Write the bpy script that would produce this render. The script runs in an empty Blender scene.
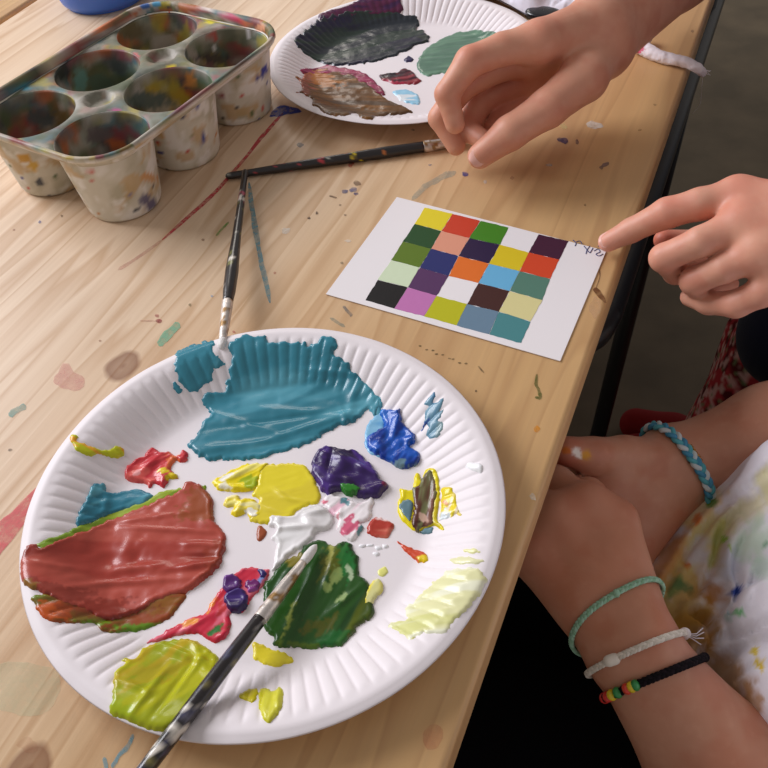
import bpy, math
import numpy as np
from mathutils import Vector, Matrix
from mathutils.geometry import delaunay_2d_cdt

S = bpy.context.scene
COL = S.collection
TZ = 0.74                      # height of the table top above the floor
F, PITCH, ROLL, H = 815.2, .83629, -.10034, .33987   # camera focal (px), pitch down, roll, height above table
rng = np.random.RandomState(7)

# ------------------------------------------------------------------ camera maths (table frame: z=0 is the table top)
cp, sp = math.cos(PITCH), math.sin(PITCH)
fwd = np.array([0, cp, -sp]); r0 = np.array([1., 0, 0]); u0 = np.cross(r0, fwd)
cr, sr = math.cos(ROLL), math.sin(ROLL)
RT = cr*r0 + sr*u0; UP = -sr*r0 + cr*u0
CAM = np.array([0, 0, H])
EV = np.array([.4547, .8906, 0]); NV = np.array([.8906, -.4547, 0]); ZV = np.array([0, 0, 1.])

def ray(px, py):
    return (px-384)/F*RT - (py-384)/F*UP + fwd
def U(px, py, z=0.):                     # the place on the plane at height z seen at a pixel
    d = ray(px, py); return CAM + d*((z-H)/d[2])
def D(px, py, dep):                      # the place at a given distance
    return CAM + ray(px, py)*dep
def T(e, n, z=0.):                       # along table edge, outward from it, up
    return EV*e + NV*n + ZV*z

cam = bpy.data.cameras.new('camera'); co = bpy.data.objects.new('camera', cam); COL.objects.link(co)
cam.sensor_width = 36; cam.lens = F/768*36; cam.clip_start = .01
M = Matrix(((RT[0], UP[0], -fwd[0], 0), (RT[1], UP[1], -fwd[1], 0), (RT[2], UP[2], -fwd[2], H+TZ), (0, 0, 0, 1)))
co.matrix_world = M
S.camera = co

# ------------------------------------------------------------------ colour, noise
def lin(c):
    c = np.asarray(c, float)/255.
    return np.where(c <= .04045, c/12.92, ((c+.055)/1.055)**2.4)
def hash3(i, j, k, s):
    h = (i.astype(np.int64)*374761393 + j.astype(np.int64)*668265263 + k.astype(np.int64)*2147483647 + s*1274126177) & 0xffffffff
    h = ((h ^ (h >> 13))*1274126177) & 0xffffffff
    h = h ^ (h >> 16)
    return (h & 0xffffff)/float(0xffffff)
def noise(x, y, z=None, s=0):            # smooth value noise, 0..1
    x = np.asarray(x, float); y = np.asarray(y, float)
    z = np.zeros_like(x) if z is None else np.asarray(z, float)
    i, j, k = np.floor(x), np.floor(y), np.floor(z)
    fx, fy, fz = x-i, y-j, z-k
    fx, fy, fz = [t*t*t*(t*(t*6-15)+10) for t in (fx, fy, fz)]
    r = 0
    for a in (0, 1):
        for b in (0, 1):
            for c in (0, 1):
                w = (fx if a else 1-fx)*(fy if b else 1-fy)*(fz if c else 1-fz)
                r = r + w*hash3(i+a, j+b, k+c, s)
    return r
def fbm(x, y, z=None, s=0, o=3):
    r, a, t = 0, 1., 0
    for q in range(o):
        m = 2.03**q
        r = r + a*noise(x*m, y*m, None if z is None else z*m, s+q*17); t += a; a *= .5
    return r/t
def sstep(a, b, x):
    t = np.clip((x-a)/(b-a), 0, 1); return t*t*(3-2*t)

# ------------------------------------------------------------------ materials
def mat(name, rgb=(200, 200, 200), rough=.5, spec=.5, vcol=False, sss=0, bump=None, metal=0, coat=0, alpha=None, sheen=0, sssr=(1, .35, .2), scale=.004):
    m = bpy.data.materials.new(name); m.use_nodes = True
    nt = m.node_tree; b = nt.nodes['Principled BSDF']
    b.inputs['Base Color'].default_value = (*lin(rgb), 1)
    b.inputs['Roughness'].default_value = rough
    b.inputs['Specular IOR Level'].default_value = spec
    b.inputs['Metallic'].default_value = metal
    b.inputs['Coat Weight'].default_value = coat
    b.inputs['Coat Roughness'].default_value = .12
    b.inputs['Sheen Weight'].default_value = sheen
    if sss:
        b.inputs['Subsurface Weight'].default_value = sss
        b.inputs['Subsurface Radius'].default_value = sssr
        b.inputs['Subsurface Scale'].default_value = scale
    if vcol:
        a = nt.nodes.new('ShaderNodeVertexColor'); a.layer_name = 'Col'
        nt.links.new(a.outputs['Color'], b.inputs['Base Color'])
    tc = nt.nodes.new('ShaderNodeTexCoord')
    if alpha is not None:
        n = nt.nodes.new('ShaderNodeTexNoise'); n.inputs['Scale'].default_value = 260; n.inputs['Detail'].default_value = 4
        r = nt.nodes.new('ShaderNodeMapRange')
        r.inputs['From Min'].default_value = .3; r.inputs['From Max'].default_value = .62
        r.inputs['To Min'].default_value = alpha*.45; r.inputs['To Max'].default_value = alpha
        nt.links.new(tc.outputs['Object'], n.inputs['Vector']); nt.links.new(n.outputs['Fac'], r.inputs['Value'])
        nt.links.new(r.outputs['Result'], b.inputs['Alpha'])
    if bump:
        sc, st, dist = bump
        n = nt.nodes.new('ShaderNodeTexNoise'); n.inputs['Scale'].default_value = sc; n.inputs['Detail'].default_value = 3
        bp = nt.nodes.new('ShaderNodeBump'); bp.inputs['Strength'].default_value = st; bp.inputs['Distance'].default_value = dist
        nt.links.new(tc.outputs['Object'], n.inputs['Vector']); nt.links.new(n.outputs['Fac'], bp.inputs['Height'])
        nt.links.new(bp.outputs['Normal'], b.inputs['Normal'])
    return m

# ------------------------------------------------------------------ objects
def empty(name, loc, label=None, cat=None, group=None, rz=0):
    o = bpy.data.objects.new(name, None); COL.objects.link(o)
    o.empty_display_size = .02
    o.location = (loc[0], loc[1], loc[2]+TZ); o.rotation_euler = (0, 0, rz)
    tag(o, label, cat, group); return o
def tag(o, label=None, cat=None, group=None, kind=None):
    if label: o['label'] = label
    if cat: o['category'] = cat
    if group: o['group'] = group
    if kind: o['kind'] = kind
    return o
def mesh(name, V, faces, m, parent=None, col=None, smooth=True, origin=None, label=None, local=False):
    """V in the table frame; stored relative to the parent (or to origin)."""
    V = np.asarray(V, float)
    org = np.zeros(3)
    p = parent
    while p is not None:
        org = org + np.array(p.location); p = p.parent
    if not local:
        if parent is None:
            org = np.array(origin if origin is not None else V.mean(0)) + (0, 0, TZ)
        V = V + (0, 0, TZ) - org
    me = bpy.data.meshes.new(name)
    if isinstance(faces, np.ndarray):
        n = len(faces); k = faces.shape[1]
        me.vertices.add(len(V)); me.vertices.foreach_set('co', V.ravel())
        me.loops.add(n*k); me.loops.foreach_set('vertex_index', faces.ravel().astype(np.int32))
        me.polygons.add(n); me.polygons.foreach_set('loop_start', np.arange(0, n*k, k, dtype=np.int32))
        try: me.polygons.foreach_set('loop_total', np.full(n, k, dtype=np.int32))
        except Exception: pass
        me.update(calc_edges=True); me.validate()
    else:
        me.from_pydata([tuple(v) for v in V], [], [tuple(int(i) for i in f) for f in faces]); me.update()
    if smooth: me.polygons.foreach_set('use_smooth', [True]*len(me.polygons))
    if col is not None:
        a = me.color_attributes.new('Col', 'FLOAT_COLOR', 'POINT')
        c = np.ones((len(V), 4)); c[:, :3] = col; a.data.foreach_set('color', c.ravel())
    if m is not None: me.materials.append(m)
    o = bpy.data.objects.new(name, me); COL.objects.link(o)
    if parent is not None: o.parent = parent
    elif not local: o.location = org
    if label: o['label'] = label
    return o
def smooth_path(P, n=8, closed=False):
    P = np.asarray(P, float); N = len(P); out = []
    for i in range(N if closed else N-1):
        if closed: a, b, c, d = P[(i-1) % N], P[i], P[(i+1) % N], P[(i+2) % N]
        else: a, b, c, d = P[max(i-1, 0)], P[i], P[i+1], P[min(i+2, N-1)]
        for t in np.linspace(0, 1, n, endpoint=False):
            out.append(.5*((2*b)+(-a+c)*t+(2*a-5*b+4*c-d)*t*t+(-a+3*b-3*c+d)*t**3))
    if not closed: out.append(P[-1])
    return np.array(out)
def tube_vf(P, R, seg=12, closed=False, squash=None, off=0):
    """tube swept along P with radius R (number or list); returns verts, faces"""
    P = np.asarray(P, float); n = len(P); R = np.full(n, R) if np.isscalar(R) else np.asarray(R, float)
    tg = (np.roll(P, -1, 0)-np.roll(P, 1, 0)) if closed else np.gradient(P, axis=0)
    tg = tg/np.maximum(np.linalg.norm(tg, axis=1, keepdims=True), 1e-12)
    nrm = np.cross(tg[0], (0, 0, 1.) if abs(tg[0][2]) < .95 else (1., 0, 0)); nrm /= np.linalg.norm(nrm)
    V = []
    for i in range(n):
        nrm = nrm - tg[i]*(nrm@tg[i]); nrm /= np.linalg.norm(nrm); b = np.cross(tg[i], nrm)
        for k in range(seg):
            a = 2*math.pi*k/seg
            q = nrm*math.cos(a)*R[i] + b*math.sin(a)*R[i]
            if squash is not None: ax, s_ = squash; q = q - np.array(ax)*(q@np.array(ax))*(1-s_)
            V.append(P[i]+q)
    Fc = []
    for i in range(n if closed else n-1):
        j = (i+1) % n
        for k in range(seg):
            l = (k+1) % seg; Fc.append((off+i*seg+k, off+i*seg+l, off+j*seg+l, off+j*seg+k))
    if not closed:
        Fc.append(tuple(off+k for k in range(seg))[::-1]); Fc.append(tuple(off+(n-1)*seg+k for k in range(seg)))
    return V, Fc
def tube(name, P, R, m, parent=None, seg=12, closed=False, squash=None, label=None, origin=None, colf=None):
    V, Fc = tube_vf(P, R, seg, closed, squash)
    return mesh(name, V, Fc, m, parent, label=label, origin=origin, col=None if colf is None else colf(np.array(V)))
def join_vf(parts):
    V, Fc = [], []
    for v, f in parts:
        o = len(V); V += list(v); Fc += [tuple(i+o for i in q) for q in f]
    return V, Fc

# ------------------------------------------------------------------ implicit bodies (smooth unions of tapered capsules)
def seg_sdf(P, a, b, ra, rb):
    a = np.asarray(a, float); b = np.asarray(b, float); ab = b-a; L2 = ab@ab
    if L2 < 1e-12: return np.linalg.norm(P-a, axis=-1)-ra
    t = np.clip(((P-a)@ab)/L2, 0, 1)
    return np.linalg.norm(P-a-t[..., None]*ab, axis=-1)-(ra+(rb-ra)*t)
def smin(a, b, k):
    if k <= 0: return np.minimum(a, b)
    h = np.maximum(k-np.abs(a-b), 0)/k
    return np.minimum(a, b)-h*h*h*k/6
class Body:
    def __init__(s): s.g = []
    def group(s, prims, k=.008, kj=.002):       # prims: (a, b, ra, rb)
        s.g.append((prims, k, kj)); return s
    def chain(s, pts, rad, k=.004, kj=.002):
        return s.group([(pts[i], pts[i+1], rad[i], rad[i+1]) for i in range(len(pts)-1)], k, kj)
    def eval(s, P):
        Fv = np.full(P.shape[:-1], .05)
        for prims, k, kj in s.g:
            G = np.full(P.shape[:-1], .05)
            for q in prims: G = smin(G, seg_sdf(P, *q), k)
            Fv = smin(Fv, G, kj)
        return Fv
    def mesh(s, h, clip=None, warp=None):
        A = np.array([np.minimum(np.array(q[0])-q[2], np.array(q[1])-q[3]) for p, _, _ in s.g for q in p]+[np.array(q[1])-q[3] for p, _, _ in s.g for q in p]+[np.array(q[0])-q[2] for p, _, _ in s.g for q in p]).min(0)-4*h
        B = np.array([np.maximum(np.array(q[0])+q[2], np.array(q[1])+q[3]) for p, _, _ in s.g for q in p]+[np.array(q[1])+q[3] for p, _, _ in s.g for q in p]+[np.array(q[0])+q[2] for p, _, _ in s.g for q in p]).max(0)+4*h
        n = np.ceil((B-A)/h).astype(int)+1
        ax = [(A[i]+h*np.arange(n[i])) for i in range(3)]
        Fv = np.full(n, .05, np.float32)
        def win(lo, hi):
            i0 = np.maximum(((lo-A)/h).astype(int), 0); i1 = np.minimum(((hi-A)/h).astype(int)+2, n)
            return tuple(slice(i0[i], i1[i]) for i in range(3))
        def pts(w):
            return np.stack(np.meshgrid(ax[0][w[0]], ax[1][w[1]], ax[2][w[2]], indexing='ij'), -1)
        for prims, k, kj in s.g:
            m = 2*k+kj+3*h
            lo = np.min([np.minimum(np.array(q[0])-q[2], np.array(q[1])-q[3]) for q in prims]+[np.array(q[0])-q[2] for q in prims]+[np.array(q[1])-q[3] for q in prims], 0)-m
            hi = np.max([np.array(q[0])+q[2] for q in prims]+[np.array(q[1])+q[3] for q in prims], 0)+m
            w = win(lo, hi); G = np.full([x.stop-x.start for x in w], .05, np.float32); gl = np.array([x.start for x in w])
            for q in prims:
                ql = np.minimum(np.array(q[0])-q[2], np.array(q[1])-q[3]); qh = np.maximum(np.array(q[0])+q[2], np.array(q[1])+q[3])
                rr = max(q[2], q[3])
                ql = np.minimum(np.array(q[0]), np.array(q[1]))-rr-m; qh = np.maximum(np.array(q[0]), np.array(q[1]))+rr+m
                w2 = win(ql, qh); w2 = tuple(slice(max(w2[i].start, w[i].start), min(w2[i].stop, w[i].stop)) for i in range(3))
                l2 = tuple(slice(w2[i].start-gl[i], w2[i].stop-gl[i]) for i in range(3))
                G[l2] = smin(G[l2], seg_sdf(pts(w2), *q), k)
            Fv[w] = smin(Fv[w], G, kj)
        if warp is not None: Fv = Fv + warp(pts(tuple(slice(0, x) for x in n))).astype(np.float32)
        return nets(Fv, A, h)
def nets(Fv, A, h):
    s = Fv < 0
    X, Y, Z = Fv.shape
    cnt = np.zeros((X-1, Y-1, Z-1), np.int8); acc = np.zeros((X-1, Y-1, Z-1, 3), np.float32); ne = np.zeros((X-1, Y-1, Z-1), np.float32)
    for d in range(3):
        sl0 = [slice(None)]*3; sl1 = [slice(None)]*3; sl0[d] = slice(0, -1); sl1[d] = slice(1, None)
        f0 = Fv[tuple(sl0)]; f1 = Fv[tuple(sl1)]
        cr_ = (s[tuple(sl0)] != s[tuple(sl1)])
        t = np.where(cr_, f0/np.where(cr_, f0-f1, 1), 0).astype(np.float32)
        o = [i for i in range(3) if i != d]
        for a in (0, 1):
            for b in (0, 1):
                w = [slice(None)]*3
                w[o[0]] = slice(a, Fv.shape[o[0]]-1+a); w[o[1]] = slice(b, Fv.shape[o[1]]-1+b)
                c = cr_[tuple(w)]; tt = t[tuple(w)]
                ne += c
                acc[..., d] += np.where(c, tt, 0); acc[..., o[0]] += c*a; acc[..., o[1]] += c*b
    act = ne > 0
    idx = np.full(act.shape, -1, np.int64); idx[act] = np.arange(act.sum())
    ijk = np.argwhere(act)
    V = A + h*(ijk + acc[act]/ne[act][:, None])
    Q = []
    for d in range(3):
        sl0 = [slice(1, -1)]*3; sl1 = [slice(1, -1)]*3; sl0[d] = slice(0, -1); sl1[d] = slice(1, None)
        a_, b_ = s[tuple(sl0)], s[tuple(sl1)]
        e1, e2 = (d+1) % 3, (d+2) % 3
        for flip in (0, 1):
            m = (a_ & ~b_) if not flip else (~a_ & b_)
            p = np.argwhere(m)
            for i in range(3):
                if i != d: p[:, i] += 1
            if len(p) == 0: continue
            c = []
            for (u, v) in ((-1, -1), (0, -1), (0, 0), (-1, 0)):
                q = p.copy(); q[:, e1] += u; q[:, e2] += v
                c.append(idx[q[:, 0], q[:, 1], q[:, 2]])
            c = np.stack(c, 1)
            Q.append(c if not flip else c[:, ::-1])
    return V, np.concatenate(Q)
def relax(V, Q, it=3, lam=.5):
    a = np.concatenate([Q[:, k] for k in range(4)]); b = np.concatenate([Q[:, (k+1) % 4] for k in range(4)])
    A_ = np.concatenate([a, b]); B_ = np.concatenate([b, a]); N_ = np.maximum(np.bincount(A_, minlength=len(V)), 1)
    for _ in range(it):
        S_ = np.stack([np.bincount(A_, weights=V[B_, k], minlength=len(V)) for k in range(3)], 1)
        V = V + lam*(S_/N_[:, None]-V)
    return V

# ------------------------------------------------------------------ colouring by zones
def blend(c, rgb, w):
    return c*(1-w[:, None]) + lin(rgb)*w[:, None]

# ------------------------------------------------------------------ floor
me_floor = mat('floor_vinyl', (100, 88, 70), .55, .3, bump=(40, .08, .002))
nt = me_floor.node_tree; bs = nt.nodes['Principled BSDF']; tc = [n for n in nt.nodes if n.type == 'TEX_COORD'][0]
nz = nt.nodes.new('ShaderNodeTexNoise'); nz.inputs['Scale'].default_value = 9; nz.inputs['Detail'].default_value = 6
rp = nt.nodes.new('ShaderNodeValToRGB'); rp.color_ramp.elements[0].color = (*lin((88, 78, 62)), 1); rp.color_ramp.elements[1].color = (*lin((108, 95, 76)), 1)
rp.color_ramp.elements[0].position = .35; rp.color_ramp.elements[1].position = .7
nt.links.new(tc.outputs['Object'], nz.inputs['Vector']); nt.links.new(nz.outputs['Fac'], rp.inputs['Fac']); nt.links.new(rp.outputs['Color'], bs.inputs['Base Color'])
fl = mesh('floor', [(-3, -2, -TZ), (4, -2, -TZ), (4, 5, -TZ), (-3, 5, -TZ)], [(0, 1, 2, 3)], me_floor, smooth=False, origin=(0, 0, -TZ)); tag(fl, kind='structure')

# ------------------------------------------------------------------ wood
def wood_mat(name, seed, pale, golden, axis_y=(0, .66)):
    m = bpy.data.materials.new(name); m.use_nodes = True; nt = m.node_tree; N = nt.nodes.new; L = nt.links.new
    b = nt.nodes['Principled BSDF']; b.inputs['Roughness'].default_value = .42; b.inputs['Specular IOR Level'].default_value = .35
    tc = N('ShaderNodeTexCoord'); sep = N('ShaderNodeSeparateXYZ'); L(tc.outputs['Object'], sep.inputs[0])
    def math_(op, a, b_=None, c=None):
        n = N('ShaderNodeMath'); n.operation = op
        for i, v in enumerate((a, b_, c)):
            if v is None: continue
            if isinstance(v, (int, float)): n.inputs[i].default_value = v
            else: L(v, n.inputs[i])
        return n.outputs[0]
    # board index across the table, boards about 11 cm wide
    bi = math_('FLOOR', math_('DIVIDE', math_('ADD', sep.outputs['Y'], .013), .112))
    wn = N('ShaderNodeTexWhiteNoise'); wn.noise_dimensions = '1D'; L(math_('ADD', bi, seed), wn.inputs['W'])
    # grain coordinates, shifted per board
    cx = N('ShaderNodeCombineXYZ')
    L(math_('MULTIPLY_ADD', wn.outputs['Value'], 7., math_('MULTIPLY', sep.outputs['X'], 1.1)), cx.inputs[0])
    L(math_('MULTIPLY', sep.outputs['Y'], 14.), cx.inputs[1]); L(math_('MULTIPLY', sep.outputs['Z'], 14.), cx.inputs[2])
    nz = N('ShaderNodeTexNoise'); nz.inputs['Scale'].default_value = 1.6; nz.inputs['Detail'].default_value = 2; nz.inputs['Distortion'].default_value = .3; L(cx.outputs[0], nz.inputs['Vector'])
    # growth rings: bands of that slow noise
    rings = math_('FRACT', math_('MULTIPLY_ADD', nz.outputs['Fac'], 9.5, math_('MULTIPLY', sep.outputs['Y'], 9.)))
    rr = N('ShaderNodeValToRGB'); L(rings, rr.inputs['Fac'])
    e = rr.color_ramp.elements; e[0].position = 0; e[0].color = (0, 0, 0, 1); e[1].position = .55; e[1].color = (.35, .35, .35, 1)
    x = e.new(.86); x.color = (1, 1, 1, 1); x = e.new(1.); x.color = (.1, .1, .1, 1)
    # fine fibres
    fx = N('ShaderNodeCombineXYZ'); L(math_('MULTIPLY', sep.outputs['X'], 8.), fx.inputs[0]); L(math_('MULTIPLY', sep.outputs['Y'], 420.), fx.inputs[1]); L(math_('MULTIPLY', sep.outputs['Z'], 420.), fx.inputs[2])
    fn = N('ShaderNodeTexNoise'); fn.inputs['Scale'].default_value = 1; fn.inputs['Detail'].default_value = 3; L(fx.outputs[0], fn.inputs['Vector'])
    # cloudy tone
    cn = N('ShaderNodeTexNoise'); cn.inputs['Scale'].default_value = 4.; cn.inputs['Detail'].default_value = 3; L(tc.outputs['Object'], cn.inputs['Vector'])
    def mix(f, a, b_, t='MIX'):
        n = N('ShaderNodeMix'); n.data_type = 'RGBA'; n.blend_type = t
        if isinstance(f, (int, float)): n.inputs[0].default_value = f
        else: L(f, n.inputs[0])
        for i, v in ((6, a), (7, b_)):
            if isinstance(v, tuple): n.inputs[i].default_value = (*lin(v), 1)
            else: L(v, n.inputs[i])
        return n.outputs[2]
    # the boards along the free edge are more yellow
    mr = N('ShaderNodeMapRange'); mr.interpolation_type = 'SMOOTHSTEP'; L(sep.outputs['Y'], mr.inputs['Value'])
    mr.inputs['From Min'].default_value = .02; mr.inputs['From Max'].default_value = .34; mr.inputs['To Min'].default_value = 1; mr.inputs['To Max'].default_value = 0
    base = mix(mr.outputs[0], pale, golden)
    base = mix(math_('MULTIPLY', wn.outputs['Value'], .2), base, (214, 176, 134))
    base = mix(math_('MULTIPLY', math_('POWER', cn.outputs['Fac'], 2.), .5), base, (206, 162, 118))
    c = mix(math_('MULTIPLY', rr.outputs['Color'], .55), base, (184, 138, 92))
    c = mix(math_('MULTIPLY', fn.outputs['Fac'], .42), c, (190, 152, 114))
    # knots
    for (kx, ky, kr) in KNOTS:
        d = N('ShaderNodeVectorMath'); d.operation = 'DISTANCE'
        sc_ = N('ShaderNodeVectorMath'); sc_.operation = 'MULTIPLY'; L(tc.outputs['Object'], sc_.inputs[0]); sc_.inputs[1].default_value = (.8, 1, 0)
        dn = N('ShaderNodeTexNoise'); dn.inputs['Scale'].default_value = 60; L(tc.outputs['Object'], dn.inputs['Vector'])
        L(sc_.outputs[0], d.inputs[0]); d.inputs[1].default_value = (kx*.8, ky, 0)
        dd = math_('MULTIPLY_ADD', math_('SUBTRACT', dn.outputs['Fac'], .5), kr*.7, d.outputs['Value'])
        r_ = N('ShaderNodeValToRGB'); L(math_('DIVIDE', dd, kr*2), r_.inputs['Fac'])
        e = r_.color_ramp.elements; e[0].position = 0; e[0].color = (.9, .9, .9, 1); e[1].position = .62; e[1].color = (0, 0, 0, 1)
        x = e.new(.15); x.color = (.7, .7, .7, 1); x = e.new(.36); x.color = (.78, .78, .78, 1); x = e.new(.46); x.color = (.85, .85, .85, 1)
        c = mix(math_('MULTIPLY', r_.outputs['Color'], .92), c, (128, 80, 48))
    L(c, b.inputs['Base Color'])
    bp = N('ShaderNodeBump'); bp.inputs['Strength'].default_value = .15; bp.inputs['Distance'].default_value = .0006; L(fn.outputs['Fac'], bp.inputs['Height']); L(bp.outputs[0], b.inputs['Normal'])
    return m
PHI = math.atan2(EV[1], EV[0])
def tl(px, py):                      # pixel -> local coordinates of the tabletop (x along, y across)
    p = U(px, py); return (p@EV, -(p@NV)-.038)
KNOTS = [(*tl(123, 366), .0088), (*tl(28, 772), .008)]

from bmesh import new as bm_new, ops as bm_ops
def slab(x0, x1, y0, y1, z0, z1, bev=.004, name='m'):
    bm = bm_new()
    bm_ops.create_cube(bm, size=1)
    for v in bm.verts:
        v.co = Vector(((x0+x1)/2+v.co.x*(x1-x0), (y0+y1)/2+v.co.y*(y1-y0), (z0+z1)/2+v.co.z*(z1-z0)))
    if bev: bm_ops.bevel(bm, geom=bm.edges[:], offset=bev, segments=4, affect='EDGES', profile=.5)
    me = bpy.data.meshes.new(name); bm.to_mesh(me); bm.free()
    me.polygons.foreach_set('use_smooth', [bev > 0]*len(me.polygons))
    return me
def table(edge_n, label, seed):
    p = T(0, edge_n, 0)
    t = empty('wooden_table', (p[0], p[1], -TZ), label, 'table', 'folding pine tables set side by side', rz=PHI)
    me = slab(-.35, 1.85, 0, .655, TZ-.028, TZ, .0035, 'tabletop')
    o = bpy.data.objects.new('tabletop', me); COL.objects.link(o); o.parent = t
    me.materials.append(wood_mat('pine_wood', seed, (243, 221, 196), (218, 176, 118)))
    return t
tbl = table(-.038, 'pale pine folding table carrying the paper plates, paint and brushes', 3)
tbl2 = table(-.7, 'second pine table, seen only in the top left corner beyond the dark seam', 11)
black = mat('black_painted_steel', (26, 28, 30), .38, .5, bump=(300, .1, .0005))
def LT(e, n, z):   # table frame point -> local to the first table
    return np.array([e, -(n)-.038, z+TZ])
def ltube(name, P, r, parent, seg=14):
    V, Fc = tube_vf([LT(*q) for q in P], r, seg); return mesh(name, V, Fc, black, parent, local=True)
bend = [(1.45, -.043, -.072), (.9, -.043, -.072), (.50, -.043, -.072), (.44, -.044, -.072), (.42, -.050, -.073), (.412, -.064, -.074), (.41, -.09, -.074), (.41, -.3, -.074), (.41, -.6, -.074)]
ltube('frame_tube', smooth_path(bend, 6), .0105, tbl)
ptop = U(708, -3, -.055); pbot = D(598.5, 433, 1.2); dd_ = (pbot-ptop); pfl = ptop + dd_*((-TZ+.012-ptop[2])/dd_[2])
q0, q1 = ptop - dd_*.05, pfl
ltube('leg', [(q@EV, q@NV, q[2]) for q in (q0, q0*.5+q1*.5, q1)], .0115, tbl)
ltube('leg', [(q@EV, q@NV-.55, q[2]) for q in (q0, q0*.5+q1*.5, q1)], .0115, tbl)
ltube('leg', [(-.1, -.08, -.035), (-.15, -.08, -.728)], .0115, tbl)
ltube('leg', [(-.1, -.63, -.035), (-.15, -.63, -.728)], .0115, tbl)
ltube('cross_bar', [(q1@EV+.03, q1@NV, -.66), (q1@EV+.03, q1@NV-.55, -.66)], .009, tbl)
for ee in (.1, 1.5):
    for nn in (-.8, -1.3):
        V, Fc = tube_vf([np.array([ee, -(nn)-.70, -.03+TZ]), np.array([ee, -(nn)-.70, -.728+TZ])], .0115, 12)
        mesh('leg', V, Fc, black, tbl2, local=True)

# ------------------------------------------------------------------ dried paint on the table top
STM = {}
def stain_mat(rgb, a):
    k = (rgb, a)
    if k not in STM: STM[k] = mat('dried_paint', rgb, .6, .3, alpha=a*.74)
    return STM[k]
def outline_from_stroke(P, w, sd):
    P = smooth_path([np.array(p, float) for p in P], 5); n = len(P)
    tg = np.gradient(P, axis=0); tg /= np.linalg.norm(tg, axis=1, keepdims=True); nr = np.stack([-tg[:, 1], tg[:, 0]], 1)
    q = np.linspace(0, 1, n); prof = np.minimum(1, np.minimum(q, 1-q)*8+.25)
    jl = .7+.6*noise(q*n*.55, q*0+sd); jr = .7+.6*noise(q*n*.55, q*0+sd+9)
    return np.concatenate([P+nr*(w/2*prof*jl)[:, None], (P-nr*(w/2*prof*jr)[:, None])[::-1]])
def stain(kind, P, rgb, a=.8, w=4, label=None):
    sd = rng.randint(1000)
    if kind == 's': O = outline_from_stroke(P, w, sd)
    elif kind == 'p':
        O = smooth_path(P, 3, True)
        O = O + (np.stack([noise(O[:, 0]*.5, O[:, 1]*.5, s=sd), noise(O[:, 0]*.5, O[:, 1]*.5, s=sd+5)], 1)-.5)*1.6
    else:
        (cx_, cy_), rx, ry = P[0], P[1], P[2]; th = np.linspace(0, 2*math.pi, 22, endpoint=False)
        k = .65+.7*noise(np.cos(th)*1.6+5, np.sin(th)*1.6+5, s=sd)
        O = np.stack([cx_+rx*k*np.cos(th), cy_+ry*k*np.sin(th)], 1)
    W = np.array([U(x, y, .0001) for x, y in O])
    r = delaunay_2d_cdt([Vector(p[:2]) for p in W], [(i, (i+1) % len(W)) for i in range(len(W))], [], 1, 1e-6)
    V = [(p.x, p.y, .00022) for p in r[0]]
    Vl = [LT(np.dot(v, EV), np.dot(v, NV), v[2]) for v in V]
    Fc = [tuple(f) for f in r[2]]
    if not Fc: return
    V3 = np.array(Vl)
    f0 = Fc[0]; nzz = np.cross(V3[f0[1]]-V3[f0[0]], V3[f0[2]]-V3[f0[0]])[2]
    if nzz < 0: Fc = [f[::-1] for f in Fc]
    mesh('paint_stain', Vl, Fc, stain_mat(rgb, a), tbl, local=True, smooth=False, label=label)
st = stain
st('s', [(283, 113), (262, 137), (242, 162), (211, 196), (162, 240)], (196, 46, 66), 1.0, 3.6, 'thin crimson paint line')
st('s', [(162, 240), (140, 256), (118, 270)], (190, 110, 105), .4, 3)
st('p', [(269, 117), (275, 109), (284, 105), (302, 111), (290, 114), (278, 116)], (34, 60, 160), 1.2, label='dark blue dried smear')
st('p', [(-8, 560), (-8, 530), (12, 512), (37, 488), (30, 515), (12, 540)], (222, 96, 104), 1.0, label='broad pink dried smear')
st('s', [(249, 182), (253, 214), (258, 246), (263, 271), (270, 303)], (96, 160, 176), .8, 5, 'faded teal brush line')
st('s', [(216, 236), (222, 229), (229, 222)], (118, 165, 80), .8, 2)
st('s', [(159, 346), (168, 334), (179, 323)], (122, 190, 158), .9, 8, 'pale green-teal dash')
st('s', [(140, 321), (152, 321), (161, 322)], (170, 90, 85), .5, 1.4)
st('b', [(159, 321), 3, 2.2], (160, 40, 60), .9); st('b', [(157, 316), 2, 1.5], (170, 60, 70), .6)
st('b', [(66, 379), 17, 12], (224, 160, 152), .55, label='faint pink blot')
st('s', [(9, 416), (16, 410), (26, 406)], (140, 178, 168), .9, 6)
st('b', [(286, 231), 4, 3], (235, 228, 215), .9); st('b', [(348, 241), 3, 1.2], (235, 228, 215), .8)
st('b', [(345, 192), 3, 2], (70, 85, 140), .8); st('b', [(353, 190), 4, 2.5], (80, 95, 150), .8); st('b', [(356, 194), 2, 1.5], (60, 70, 130), .8)
st('s', [(329, 196), (337, 198)], (90, 55, 40), .9, 1.8); st('b', [(357, 183), 4, 2.5], (120, 95, 75), .7)
st('s', [(349, 167), (353, 162)], (190, 50, 45), .9, 4)
st('b', [(309, 218), 1.6, 1.2], (70, 55, 50), .9); st('b', [(317, 213), 1.3, 1.6], (70, 55, 50), .9); st('b', [(345, 215), 1.3, 1], (90, 60, 50), .9); st('b', [(340, 205), 1.2, 1], (90, 60, 50), .9)
st('s', [(412, 200), (425, 187), (440, 178), (456, 172)], (130, 160, 160), .45, 6)
st('b', [(465, 174), 3, 2.2], (50, 50, 140), .9); st('b', [(300, 145), 4, 2.4], (90, 140, 175), .8)
st('p', [(586, 124), (592, 121), (604, 126), (598, 129), (590, 128)], (228, 224, 215), .9, label='white paint drip')
st('s', [(557, 139), (568, 142)], (52, 40, 100), .95, 5); st('b', [(577, 142), 1.6, 2.4], (110, 80, 90), .9)
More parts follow.
